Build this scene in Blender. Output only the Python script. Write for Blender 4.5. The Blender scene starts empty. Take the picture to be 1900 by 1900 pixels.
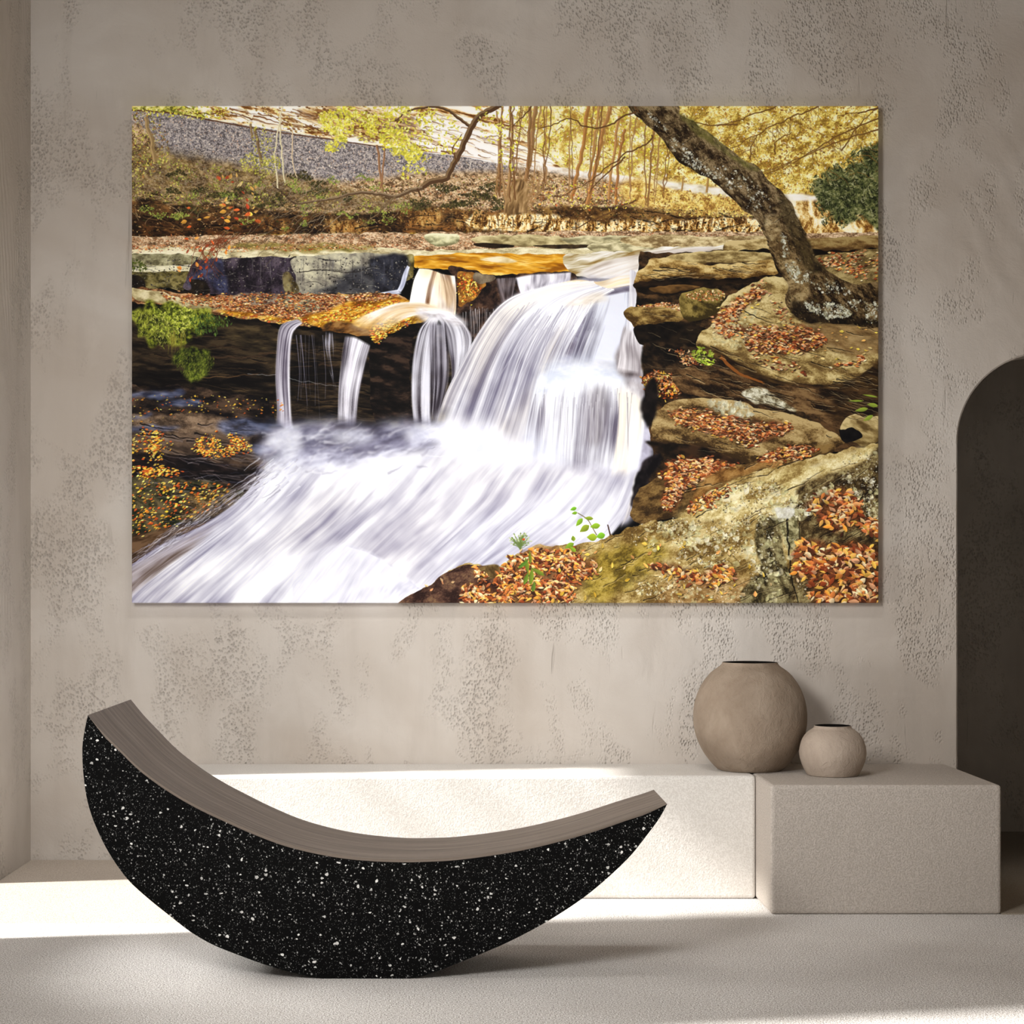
# ---------------------------------------------------------------- canvas print (painted procedurally with numpy)
import numpy as np
PX0, PY0, PX1, PY1 = 246.0, 197.0, 1630.0, 1119.0     # extent of the print in drawing units
PS = 1.3
PW, PH = int(round((PX1-PX0)*PS)), int(round((PY1-PY0)*PS))
rng = np.random.RandomState(7)
IMG = np.zeros((PH, PW, 3), np.float32)
_lat = rng.rand(256, 256).astype(np.float32)

def vnoise(u, v, seed=0):
    ui = np.floor(u); vi = np.floor(v)
    fu = (u-ui).astype(np.float32); fv = (v-vi).astype(np.float32)
    fu = fu*fu*(3-2*fu); fv = fv*fv*(3-2*fv)
    a = (ui.astype(np.int64)+seed*37) & 255; b = (vi.astype(np.int64)+seed*91) & 255
    a1 = (a+1) & 255; b1 = (b+1) & 255
    return (_lat[b, a]*(1-fu)+_lat[b, a1]*fu)*(1-fv)+(_lat[b1, a]*(1-fu)+_lat[b1, a1]*fu)*fv

def fbm(u, v, octv=4, seed=0, gain=0.55):
    s = 0; amp = 1; tot = 0
    for i in range(octv):
        s = s+amp*vnoise(u*2**i+i*17.3, v*2**i+i*9.1, seed+i); tot += amp; amp *= gain
    return s/tot                                # about 0..1, mean .5

def con(x, k=2.0, c=0.5):
    return np.clip((x-c)*k+0.5, 0, 1)

def spline(pts, closed=False, sub=8):
    p = np.array(pts, float); n = len(p)
    if n < 3: 
        t = np.linspace(0, 1, sub*2)[:, None]; return p[0]*(1-t)+p[-1]*t
    if closed: idx = lambda i: p[i % n]; rngi = range(n)
    else: idx = lambda i: p[min(max(i, 0), n-1)]; rngi = range(n-1)
    out = []
    t = np.linspace(0, 1, sub, endpoint=False)[:, None]
    for i in rngi:
        a, b, c, d = idx(i-1), idx(i), idx(i+1), idx(i+2)
        out.append(0.5*((2*b)+(c-a)*t+(2*a-5*b+4*c-d)*t*t+(3*b-a-3*c+d)*t**3))
    if not closed: out.append(p[-1:])
    return np.concatenate(out)

def rough(pts, amp=3, smooth=True, step=3.0, seed=0, freq=0.06):
    p = spline(pts, True) if smooth else np.array(pts, float)
    q = np.roll(p, -1, 0); out = []
    for a, b in zip(p, q):
        k = max(1, int(np.hypot(*(b-a))/step)); t = np.arange(k)[:, None]/k
        out.append(a*(1-t)+b*t)
    p = np.concatenate(out)
    if amp:
        dx = fbm(p[:, 0]*freq, p[:, 1]*freq, 3, seed+3, .42)-.5; dy = fbm(p[:, 0]*freq+50, p[:, 1]*freq+80, 3, seed+5, .42)-.5
        p = p+np.stack([dx, dy], 1)*amp*3.4
    return p

def blur(a, r):
    r = int(r)
    if r < 1: return a
    for _ in range(2):
        for ax in (0, 1):
            pad = [(0, 0)]*a.ndim; pad[ax] = (r+1, r)
            c = np.cumsum(np.pad(a, pad, mode='edge'), axis=ax, dtype=np.float64)
            n = a.shape[ax]
            sl1 = [slice(None)]*a.ndim; sl2 = [slice(None)]*a.ndim
            sl1[ax] = slice(2*r+1, 2*r+1+n); sl2[ax] = slice(0, n)
            a = ((c[tuple(sl1)]-c[tuple(sl2)])/(2*r+1)).astype(np.float32)
    return a

def fillpoly(pts, feather=0, pad=6):
    """returns (slices, mask, X, Y) with X, Y in drawing units"""
    p = (np.array(pts, float)-[PX0, PY0])*PS
    pad = pad+feather*2*PS
    x0 = max(0, int(p[:, 0].min()-pad)); x1 = min(PW, int(p[:, 0].max()+pad)+1)
    y0 = max(0, int(p[:, 1].min()-pad)); y1 = min(PH, int(p[:, 1].max()+pad)+1)
    if x1 <= x0 or y1 <= y0: return None
    m = np.zeros((y1-y0, x1-x0+1), np.float32)
    ax, ay = p[:, 0], p[:, 1]; bx, by = np.roll(ax, -1), np.roll(ay, -1)
    SS = 3; w = x1-x0
    for r in range(y1-y0):
        for s in range(SS):
            yy = y0+r+(s+.5)/SS
            k = (ay <= yy) != (by <= yy)
            if not k.any(): continue
            xs = np.sort(ax[k]+(yy-ay[k])/(by[k]-ay[k])*(bx[k]-ax[k]))-x0
            for i in range(0, len(xs)-1, 2):
                a = min(max(xs[i], 0), w); b = min(max(xs[i+1], 0), w)
                if b <= a: continue
                ia, ib = int(a), int(b)
                if ia == ib: m[r, ia] += (b-a)/SS
                else:
                    m[r, ia] += (ia+1-a)/SS; m[r, ia+1:ib] += 1/SS; m[r, ib] += (b-ib)/SS
    m = np.clip(m[:, :w], 0, 1)
    if feather: m = blur(m, feather*PS)
    Y, X = np.mgrid[y0:y1, x0:x1].astype(np.float32)
    return (slice(y0, y1), slice(x0, x1)), m, X/PS+PX0, Y/PS+PY0

def C(*c): return np.array(c, np.float32)/255.0

def ramp(f, cols):
    cols = np.array(cols, np.float32)/255.0
    n = len(cols)-1
    g = np.clip(f, 0, 1)*n; i = np.minimum(g.astype(int), n-1); t = (g-i)[..., None]
    return cols[i]*(1-t)+cols[i+1]*t

def comp(sl, m, col):
    IMG[sl] = IMG[sl]*(1-m[..., None])+col*m[..., None]

def area(pts, cols, fx=.1, fy=.1, ang=0, k=2.2, octv=4, amp=2, seed=0, feather=0, alpha=1, smooth=True, shade=0, sr=6, grain=.0, c=.5, gx=0, gy=0):
    """noise-textured region. cols dark->light. shade: relief from the outline. gx/gy: brightness gradient per 100 units"""
    r = fillpoly(rough(pts, amp, smooth, seed=seed), feather)
    if r is None: return
    sl, m, X, Y = r
    ca, sa = np.cos(np.radians(ang)), np.sin(np.radians(ang))
    U = X*ca+Y*sa; V = -X*sa+Y*ca
    warp = fbm(X*.03, Y*.03, 2, seed+9)*12
    f = con(fbm((U+warp)*fx, (V+warp*.6)*fy, octv, seed, .62), k, c)
    cx, cy = np.mean([q[0] for q in pts]), np.mean([q[1] for q in pts])
    f = f+gx*(X-cx)/100+gy*(Y-cy)/100
    if shade:
        bm = blur(m, sr*PS); s = int(sr*PS)
        up = np.roll(bm, s, 0); f = f+shade*np.clip(bm-up, -1, 1)*1.0-shade*np.clip(np.roll(bm, -s, 0)*-1+bm, -1, 1)
    if grain: f = f+(rng.rand(*f.shape)-.5)*grain+(fbm(U*.35, V*.5, 2, seed+13)-.5)*grain*1.6
    comp(sl, m*alpha, ramp(f, cols))

def speck(pts, n, cols, size=(1, 2.4), ang=(0, 180), asp=(.35, .7), alpha=(.7, 1), seed=0, clump=0, dens=None, shadow=0, amp=2, pw=1.0):
    """scatter small leaf/stone shaped marks inside a region"""
    r = fillpoly(rough(pts, amp, True, seed=seed))
    if r is None: return
    sl, m, X, Y = r
    w = blur(m, 4*PS)**1.5*(.25+.75*con(fbm(X*.07, Y*.07, 3, seed+6), 3, .45)) if shadow and n > 60 else m.copy()
    if clump: w = w*con(fbm(X*clump, Y*clump, 3, seed+2), 4, .5)
    p = w.ravel().astype(np.float64); s = p.sum()
    if s <= 0: return
    cs = np.cumsum(p)/s
    pick = np.searchsorted(cs, rng.rand(n))
    pick = np.minimum(pick, len(p)-1)
    ys = pick//w.shape[1]+sl[0].start+rng.rand(n); xs = pick % w.shape[1]+sl[1].start+rng.rand(n)
    o = np.argsort(ys) if shadow else np.arange(n)
    cols = np.array(cols, np.float32)/255
    for x, y in zip(xs[o], ys[o]):
        L = (size[0]+(size[1]-size[0])*rng.rand()**pw)*PS; W = L*rng.uniform(*asp)
        a = np.radians(rng.uniform(*ang)); c = cols[rng.randint(len(cols))]*rng.uniform(.82, 1.12)
        leaf(x, y, L, W, a, np.clip(c, 0, 1), rng.uniform(*alpha), shadow)

def leaf(x, y, L, W, a, c, al, shadow=0):
    R = int(L+3); x0, x1 = max(0, int(x)-R), min(PW, int(x)+R+1); y0, y1 = max(0, int(y)-R), min(PH, int(y)+R+1)
    if x1 <= x0 or y1 <= y0: return
    gy, gx = np.mgrid[y0:y1, x0:x1].astype(np.float32)
    ca, sa = np.cos(a), np.sin(a)
    u = ((gx-x)*ca+(gy-y)*sa)/L; v = (-(gx-x)*sa+(gy-y)*ca)/W
    d = np.abs(v)+u*u*(1.0+.3*u)
    m = np.clip((1-d)*min(L, W)*.9+.35, 0, 1)*al
    if shadow:
        y2 = gy-1.2*PS; u2 = ((gx-x-.6)*ca+(y2-y)*sa)/L; v2 = (-(gx-x-.6)*sa+(y2-y)*ca)/W
        ms = np.clip((1-np.abs(v2)-u2*u2)*min(L, W)*.8+.3, 0, 1)*shadow
        IMG[y0:y1, x0:x1] *= (1-ms[..., None])
    col = c*(1+.22*np.clip(-v, -1, 1)[..., None]*.8)
    IMG[y0:y1, x0:x1] = IMG[y0:y1, x0:x1]*(1-m[..., None])+np.clip(col, 0, 1)*m[..., None]

def stroke(pts, w0, w1, col, alpha=1, smooth=True, wob=0, seed=0, tex=0, light=None):
    p = spline(pts, False, 10) if smooth else np.array(pts, float)
    n = len(p)
    if wob:
        p = p+np.stack([fbm(p[:, 0]*.08, p[:, 1]*.08, 3, seed)-.5, fbm(p[:, 0]*.08+9, p[:, 1]*.08, 3, seed+4)-.5], 1)*wob*2
    d = np.gradient(p, axis=0); d /= np.maximum(np.hypot(d[:, 0], d[:, 1]), 1e-6)[:, None]
    nn = np.stack([-d[:, 1], d[:, 0]], 1); w = np.linspace(w0, w1, n)[:, None]/2
    if tex: w = w*(1+tex*(fbm(p[:, 0:1]*.15, p[:, 1:2]*.15, 3, seed+8)-.5))
    poly = np.concatenate([p+nn*w, (p-nn*w)[::-1]])
    r = fillpoly(poly, 0, 3)
    if r is None: return
    sl, m, X, Y = r
    c = np.array(col, np.float32)/255
    comp(sl, m*alpha, np.broadcast_to(c, m.shape+(3,)))
    if light is not None:
        poly = np.concatenate([p+nn*w, (p+nn*w*.2)[::-1]])
        r = fillpoly(poly, 0, 3)
        if r is not None: comp(r[0], r[1]*alpha*.8, np.broadcast_to(np.array(light, np.float32)/255, r[1].shape+(3,)))

def resamp(c, nt):
    p = spline(c, False, 10); s = np.concatenate([[0], np.cumsum(np.hypot(*np.diff(p, axis=0).T))]); s /= s[-1]
    t = np.linspace(0, 1, nt)
    return np.stack([np.interp(t, s, p[:, 0]), np.interp(t, s, p[:, 1])], 1)

def patch(curves, fn, nu=None, nt=None, soft=1):
    """flow-following texture between curves; fn(u,t,X,Y) -> rgb, alpha"""
    n0 = 80
    cc = np.array([resamp(c, n0) for c in curves])
    wid = np.max(np.hypot(*(cc[1:]-cc[:-1]).transpose(2, 0, 1)).sum(0)); ln = np.max(np.hypot(*np.diff(cc, axis=1).transpose(2, 0, 1)).sum(1))
    nu = int(wid*PS*1.9)+4; nt = int(ln*PS*1.9)+4
    cc = np.array([resamp(c, nt) for c in curves])
    g = np.linspace(0, len(curves)-1, nu); i = np.minimum(g.astype(int), len(curves)-2); f = (g-i)[:, None, None]
    im = np.maximum(i-1, 0); ip = np.minimum(i+2, len(curves)-1)
    a, b, c, d = cc[im], cc[i], cc[i+1], cc[ip]
    P = 0.5*((2*b)+(c-a)*f+(2*a-5*b+4*c-d)*f*f+(3*b-a-3*c+d)*f**3)
    U = np.broadcast_to(np.linspace(0, 1, nu)[:, None], P.shape[:2]); T = np.broadcast_to(np.linspace(0, 1, nt)[None], P.shape[:2])
    rgb, al = fn(U, T, P[..., 0], P[..., 1]); al = np.clip(al, 0, 1)*np.clip(np.minimum(U, 1-U)*nu/4-.5, 0, 1)
    X = ((P[..., 0]-PX0)*PS).astype(int).ravel(); Y = ((P[..., 1]-PY0)*PS).astype(int).ravel()
    x0, x1, y0, y1 = max(0, X.min()), min(PW, X.max()+1), max(0, Y.min()), min(PH, Y.max()+1)
    k = (X >= x0) & (X < x1) & (Y >= y0) & (Y < y1)
    W = x1-x0; H = y1-y0; id_ = (Y[k]-y0)*W+X[k]-x0
    cnt = np.bincount(id_, minlength=W*H).reshape(H, W).astype(np.float32)
    al = np.clip(al, 0, 1)
    acc = [np.bincount(id_, (rgb[..., j].ravel())[k], minlength=W*H).reshape(H, W).astype(np.float32) for j in range(3)]
    aa = np.bincount(id_, al.ravel()[k], minlength=W*H).reshape(H, W).astype(np.float32)
    # fill pinholes from neighbours
    cb = blur(cnt, 1); hole = cnt == 0
    def fixc(z): zb = blur(z, 1)/np.maximum(cb, 1e-6); return np.where(hole, zb, z/np.maximum(cnt, 1e-6))
    A = fixc(aa)*((cb > 1.7) | ~hole); R = np.stack([fixc(z) for z in acc], -1)
    sl = (slice(y0, y1), slice(x0, x1))
    comp(sl, np.clip(A, 0, 1), np.clip(R, 0, 1))

def water(curves, fu=30, ft=1.5, dark=(95, 90, 112), light=(243, 244, 251), k=2.4, c=.42, alpha=1.0, edge=.04, top=0.0, bot=0.0, seed=0, thin=0.0, warm=0, base=None, mid=None):
    def fn(U, T, X, Y):
        jit = fbm(T*3, U*4, 2, seed+20)*.02
        n = .42*fbm((U+jit)*fu*.33, T*ft, 3, seed, .6)+.36*fbm((U+jit)*fu*1.0, T*ft*1.3, 2, seed+5)+.17*fbm((U+jit)*fu*2.6, T*ft*1.8, 2, seed+7)+.05*fbm((U+jit)*fu*6, T*ft*2.5, 1, seed+7)+.22*(fbm(X*.02, Y*.02, 3, seed+11)-.5)
        if base is not None: n = n+base(U, T, X, Y)
        f = con(n, k, c)
        m = mid if mid is not None else tuple((np.array(dark)*.42+np.array(light)*.58))
        rgb = ramp(f, [dark, m, light])
        if warm: rgb = rgb*(1-warm*con(fbm(U*5, T*2, 2, seed+30), 3)[..., None]*np.array([0, .06, .18]))
        a = np.ones_like(U)*alpha
        if edge: a = a*np.clip(U/edge, 0, 1)*np.clip((1-U)/edge, 0, 1)
        if top: a = a*np.clip(T/top, 0, 1)
        if bot: a = a*np.clip((1-T)/bot, 0, 1)
        if thin: a = a*np.clip(con(n, k*1.5, c+.05)*(1+.3)-thin*.3, 0, 1)**(1+thin)
        return rgb, a
    patch(curves, fn)

def soften(pts, r, alpha=1, feather=10, dirx=None):
    q = fillpoly(pts, feather)
    if q is None: return
    comp(q[0], q[1]*alpha, blur(IMG[q[0]], r*PS))

def cracks(pts, n, ang, L=(20, 60), w=(1, 2.6), col=(14, 9, 5), hi=(214, 190, 140), seed=0, spread=10):
    """bedding cracks with a lit lip"""
    q = fillpoly(pts, 0)
    if q is None: return
    sl, m, X, Y = q; ii = np.argwhere(m > .5)
    for k in range(n):
        j = ii[rng.randint(len(ii))]; x, y = X[j[0], j[1]], Y[j[0], j[1]]
        a = np.radians(ang+rng.uniform(-spread, spread)); l = rng.uniform(*L); ww = rng.uniform(*w); o = rng.uniform(-3, 3)
        P = [(x-l/2*np.cos(a), y-l/2*np.sin(a)), (x, y+o), (x+l/2*np.cos(a), y+l/2*np.sin(a))]
        jx = [inside(pts, *t) for t in P]
        if not all(jx): continue
        if hi is not None: stroke([(u, v+ww*.9) for u, v in P], ww*.3, ww*.9, hi, .35, wob=3, seed=k+seed, tex=1)
        stroke(P, ww, .5, col, rng.uniform(.4, .9), wob=3, seed=k+seed, tex=1)

def inside(pts, x, y):
    c = False; n = len(pts)
    for i in range(n):
        x1, y1 = pts[i]; x2, y2 = pts[(i+1) % n]
        if (y1 > y) != (y2 > y) and x < (x2-x1)*(y-y1)/(y2-y1)+x1: c = not c
    return c
R = rng.uniform
LEAF = [(202,118,58),(222,158,98),(236,196,136),(166,84,40),(138,60,30),(226,176,76),(96,48,28),(240,212,166),(190,104,58),(70,36,22),(206,150,110),(120,66,38)]
LEAFP = [(206,156,112),(230,190,148),(164,112,76),(122,80,52),(240,212,172),(180,104,56),(80,50,34),(200,176,140)]
YEL = [(238,222,60),(220,205,50),(200,185,40),(246,236,120),(176,170,40)]
GOLD = [(244,196,60),(232,150,50),(250,226,120),(214,110,40),(246,206,90),(190,80,34)]

def paint_all():
    # ---- far forest
    area([(240,190),(1640,190),(1640,440),(240,440)], [(96,62,16),(186,142,44),(226,200,88),(248,236,160),(255,252,226)], .05,.06,0,2.0,5,1,0, grain=.25, smooth=False)
    # right forest: deeper yellow green
    area([(1180,190),(1640,190),(1640,330),(1500,400),(1250,340),(1170,300)], [(110,76,22),(176,138,42),(222,190,76),(242,224,124),(252,244,180)], .06,.09,-25,2.3,5,3,3, feather=12, grain=.3)
    speck([(930,197),(1640,190),(1640,420),(1180,340),(940,290)], 5200, [(222,176,56),(240,214,100),(176,124,40),(250,236,166),(140,90,30),(255,250,214),(204,146,50)], (1.0,2.8), seed=4)
    speck([(930,197),(1640,190),(1640,420),(1180,340),(940,290)], 2600, [(120,70,20),(90,56,16),(150,96,34),(170,120,30)], (1,3), seed=5, clump=.03)
    area([(1000,198),(1180,198),(1200,330),(1060,318),(950,295)], [(150,100,34),(214,180,70),(248,234,150),(255,252,226)], .06,.05,20,3,5,9,0,feather=10,grain=.3,alpha=.8)
    speck([(930,197),(1200,190),(1220,340),(940,290)], 1500, YEL+[(255,252,220),(150,100,30)], (1.2,3.4), seed=14)
    # pale cliffs upper left, tilted bedding
    area([(330,190),(960,190),(960,250),(1050,318),(930,312),(800,292),(640,268),(500,246),(380,224),(300,205)], [(84,44,14),(190,130,64),(244,226,180),(255,246,222),(255,252,240)], .022,.11,14,3.2,5,3,6, c=.42, smooth=False)
    area([(780,215),(880,235),(960,290),(1060,318),(930,308),(800,286),(740,262)], [(150,80,40),(236,196,150),(255,246,236),(255,252,246)], .02,.10,24,3.2,5,4,6, c=.36, feather=2)
    area([(246,197),(345,197),(385,222),(300,216),(246,206)], [(60,56,16),(130,124,36),(206,198,80),(236,224,140)], .08,.1,8,3,4,5,2, grain=.4)
    for a,b,w in [((360,210),(440,216),4),((520,228),(600,240),5),((590,205),(700,214),3),((560,236),(650,250),5),((600,212),(660,216),3),((420,205),(470,222),3),((700,218),(745,226),5),((640,252),(700,262),5),((820,280),(850,286),7),((735,232),(790,244),4)]:
        stroke([a,((a[0]+b[0])/2,(a[1]+b[1])/2+R(-2,3)),b], w*.4, w, (76,38,12), .85, wob=4, tex=1.2)
    cracks([(360,197),(700,197),(960,210),(1040,312),(930,300),(640,258),(420,218)], 150, 14, (10,60), (1.2,5), (96,50,16), (236,200,140), seed=9, spread=10)
    area([(560,197),(720,197),(780,230),(760,262),(680,256),(600,236)], [(60,28,8),(140,84,34),(214,170,100),(250,236,200)], .03,.12,12,3,5,4,9, feather=4, alpha=.75)
    speck([(340,197),(700,197),(690,262),(420,222)], 500, [(110,64,24),(190,150,60),(232,210,120),(90,50,20)], (1,4), (0,40), seed=8, clump=.05)
    # ---- gravel track slope
    area([(240,203),(340,212),(420,227),(520,243),(640,262),(760,280),(860,292),(960,306),(1080,322),(1180,334),(1300,350),(1420,364),(1420,420),(900,400),(560,372),(240,330)],
         [(60,54,54),(108,100,102),(144,133,130),(182,168,156)], .28,.34,12,2.2,4,1,0, grain=.75, smooth=False)
    speck([(246,206),(520,246),(820,290),(1180,336),(1180,380),(800,370),(500,335),(246,240)], 6500, [(196,184,172),(60,54,58),(150,138,134),(226,206,184),(46,40,40),(112,106,116),(190,150,120)], (.7,1.9), (-20,30), seed=12)
    stroke([(240,204),(330,212),(420,229),(520,246),(620,260),(700,272),(790,281)], 3, 1.6, (66,36,20), .9, wob=1)
    stroke([(790,281),(900,296),(1000,312),(1180,334)], 1.6, 1.2, (150,100,70), .6, wob=1)
    area([(920,298),(1180,330),(1400,360),(1400,366),(1180,346),(930,306)], [(210,190,160),(246,238,226),(255,252,248)], .1,.1,8,2,3,1,1, feather=1)
    # ---- leaf litter slope
    area([(240,240),(275,245),(300,280),(360,295),(450,308),(560,332),(660,336),(780,322),(900,320),(1000,318),(1150,338),(1300,352),(1420,372),(1420,415),(1200,412),(900,420),(560,400),(240,395)],
         [(60,40,22),(130,96,58),(176,138,92),(214,178,132)], .14,.2,10,2.6,4,3,9, feather=5, grain=.6)
    speck([(246,250),(300,285),(560,335),(900,325),(1180,345),(1400,375),(1400,405),(900,405),(560,385),(246,380)], 7000, LEAFP+[(40,24,14),(60,36,20),(120,110,40),(222,196,150)], (.8,2.5), (-25,40), seed=22)
    area([(246,270),(420,300),(620,345),(760,372),(760,392),(420,385),(246,372)], [(30,22,10),(70,54,26),(120,96,46)], .06,.1,12,3,4,4,4, feather=9, alpha=.55)
    speck([(246,290),(420,310),(700,372),(880,392),(560,395),(246,375)], 900, [(120,126,36),(160,160,50),(84,96,30),(200,186,70)], (1,2.8), seed=31, clump=.04)
    speck([(960,330),(1400,370),(1420,410),(980,400)], 1500, [(206,160,90),(236,200,120),(150,84,40),(222,196,70),(110,60,26)], (1,2.8), seed=33)
    speck([(246,215),(300,225),(312,300),(246,330)], 420, [(190,176,60),(220,206,90),(120,110,40),(150,90,40),(90,60,30)], (1,3), seed=35)
    # ---- dark undercut bank
    area([(240,374),(330,378),(450,384),(560,392),(700,396),(800,384),(900,392),(1000,392),(1130,382),(1240,396),(1400,402),(1400,432),(1000,434),(700,436),(500,437),(240,441)],
         [(16,10,6),(42,26,12),(76,46,20),(120,72,30)], .03,.06,4,2.6,4,4,5, feather=2, grain=.25)
    area([(250,395),(480,402),(480,436),(250,438)], [(20,12,6),(48,28,14),(80,44,18)], .05,.08,0,2.4,4,3,4, feather=4)
    for q,s in [([(492,408),(520,398),(535,428),(500,434)],1),([(612,402),(660,406),(690,430),(620,432)],2),([(745,388),(812,396),(808,424),(740,420)],3),([(850,398),(930,402),(1000,400),(1090,410),(1180,408),(1180,432),(1020,431),(930,430),(852,424)],4)]:
        area(q, [(30,16,6),(92,52,18),(170,112,44),(228,180,96)], .12,.05,0,2.8,4,9,s, feather=5, grain=.4, alpha=.75)
    area([(880,400),(1010,398),(1090,412),(1230,400),(1430,405),(1640,400),(1640,436),(1300,434),(1000,431),(880,424)], [(44,24,8),(150,96,36),(226,184,100),(255,238,190)], .16,.06,8,3.2,4,3,14, feather=2, grain=.35, c=.47)
    area([(1000,388),(1080,382),(1160,392),(1230,388),(1360,400),(1230,408),(1120,410),(1040,400)], [(30,16,6),(70,42,16),(130,90,36)], .08,.1,0,2.5,4,5,15, feather=3, alpha=.9)
    for i in range(60):
        x=R(880,1600); y=R(400,410); stroke([(x,y),(x+R(-3,3),y+R(10,26))], R(1,3), .6, (64,34,12), R(.4,.85), smooth=False)
    # golden brush and white track seen right of the tree
    area([(1170,330),(1300,345),(1420,372),(1400,398),(1250,392),(1160,372)], [(120,76,26),(190,140,56),(226,192,90),(244,222,140)], .07,.1,8,2.6,5,4,6, feather=5, grain=.4)
    area([(1215,336),(1300,344),(1400,358),(1640,368),(1640,378),(1400,372),(1260,352)], [(190,176,140),(236,228,206),(252,248,236)], .05,.1,6,2,3,2,7, feather=2)
    area([(1440,378),(1640,380),(1640,434),(1450,434)], [(96,54,18),(200,152,70),(240,214,146),(255,246,214)], .1,.06,0,2.6,4,3,9, feather=3, grain=.3)
    speck([(1220,350),(1420,378),(1400,400),(1240,396)], 900, [(236,206,90),(160,110,40),(110,64,24),(222,186,80)], (1,3), seed=41)
    # ---- dark rhododendron at right edge
    area([(1560,318),(1600,290),(1640,270),(1640,412),(1600,400),(1570,418),(1540,400),(1518,372),(1510,340),(1535,322)], [(16,18,8),(40,46,20),(70,74,34),(116,116,64)], .12,.14,30,2.6,4,12,3, feather=2, grain=.35)
    speck([(1560,300),(1640,262),(1640,412),(1590,404),(1540,420),(1515,372),(1500,340)], 1500, [(20,24,10),(46,52,24),(76,80,40),(130,130,84),(14,16,8),(60,64,30)], (1.6,4.6), (0,180), (.22,.4), seed=44, amp=10)
    # undergrowth and roots over the slope and bank
    bank=[(246,355),(450,372),(700,388),(900,382),(1240,386),(1420,400),(1420,432),(900,434),(500,436),(246,438)]
    speck(bank, 2600, [(20,12,8),(60,38,20),(104,68,34),(150,104,54),(40,40,16),(196,150,90),(12,8,5)], (.8,3), (-30,60), (.25,.6), seed=45)
    cracks(bank, 90, 4, (10,60), (1,4), (8,5,3), (130,88,44), seed=12, spread=25)
    for i in range(26):
        cx=R(260,1000); cy=R(322,392) if cx<700 else R(345,388); rx=R(8,30); ry=R(4,10)
        speck([(cx-rx,cy),(cx,cy-ry),(cx+rx,cy+2),(cx,cy+ry)], int(rx*5), [(26,20,10),(44,36,18),(70,60,26),(30,34,12)], (1,3), (0,180), seed=i+300, amp=5)
    for i in range(26):
        cx=R(250,760); cy=R(330,430); rx=R(6,20); ry=R(3,8)
        speck([(cx-rx,cy),(cx,cy-ry),(cx+rx,cy+2),(cx,cy+ry)], int(rx*3), [(110,124,40),(150,156,56),(80,96,30)], (1,2.6), (0,180), seed=i+340, amp=5)
    for i in range(140):
        x=R(250,900); y=R(300,420); L=R(8,30); a=R(-2.6,-.5)
        stroke([(x,y),(x+L*.5*np.cos(a)+R(-3,3),y+L*.5*np.sin(a)),(x+L*np.cos(a),y+L*np.sin(a))], R(.7,1.3), .4, [(150,120,80),(60,42,26),(190,160,110)][i%3], R(.4,.85), wob=4, seed=i)
    # ---- slim trees in the background
    for pts,w0,w1,c in [([(994,197),(985,290),(972,340),(964,392)],8,7,(112,74,38)),([(985,197),(982,270),(980,330)],6,5,(100,64,32)),
        ([(947,197),(950,260),(946,330),(938,395)],5,6,(130,92,50)),([(922,205),(930,290),(938,380)],3,3,(130,92,52)),
        ([(1092,197),(1083,270),(1070,330),(1062,372)],7,6,(128,76,30)),([(1136,197),(1118,250),(1106,310),(1090,380)],7,8,(134,82,36)),
        ([(1112,197),(1102,270),(1094,330)],4,4,(140,92,44)),([(1150,215),(1138,290),(1130,370)],5,5,(142,92,44)),([(1160,240),(1148,310),(1142,380)],5,5,(120,70,30)),
        ([(1268,330),(1266,355)],3,3,(130,90,40)),([(1315,325),(1312,358)],4,4,(130,90,40)),([(272,218),(282,260),(290,300)],7,8,(120,92,52)),([(474,235),(482,280),(488,310)],6,5,(84,62,36)),([(466,230),(470,258)],4,4,(100,76,44)),
        ([(520,215),(524,290),(530,340)],3,3,(190,172,130)),([(526,197),(512,280),(516,350)],2.4,3,(196,176,136)),([(545,240),(544,300),(552,330)],2,2,(190,160,120)),
        ([(702,270),(706,320),(710,352)],4,4,(110,70,40)),([(715,260),(712,320),(706,352)],3,3,(110,70,40))]:
        stroke(pts, w0, w1, c, .92, wob=3, seed=int(pts[0][0]), tex=.4, light=tuple(min(255,int(k*1.35+16)) for k in c))
    for i in range(46):      # root flare / saplings
        x=R(925,1010); stroke([(x+R(-8,8),300+R(0,50)),(x+R(-8,8)*.5,350),(958+R(-14,22),392)], .8, 1.6, (140,100,56), R(.5,.9), wob=4, seed=i)
    area([(936,392),(950,345),(975,340),(985,380),(976,396)], [(70,46,22),(120,86,46),(170,130,80)], .2,.04,10,2.4,4,5,3, feather=2)
    for i in range(26):      # more slim trunks
        x=R(900,1250); b=R(340,385); t=x+R(-6,26)
        stroke([(t,197),((x+t)/2+R(-4,4),R(250,300)),(x,b)], R(1,3.2), R(1.5,4), [(110,70,34),(140,96,52),(90,54,26)][i%3], .85, wob=4, seed=i+200, tex=.5)
    for i in range(170):     # twigs
        x=R(930,1640); y=R(197,330); L=R(16,60); a=R(-2.9,-.2) if i%2 else R(-.9,-.2)
        stroke([(x,y),(x+L*.5*np.cos(a)+R(-5,5),y-L*.5*np.sin(a)*.6),(x+L*np.cos(a),y-L*np.sin(a)*.8)], R(.8,1.6), .5, (104,66,22), R(.5,.85), wob=5, seed=i)
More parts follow.
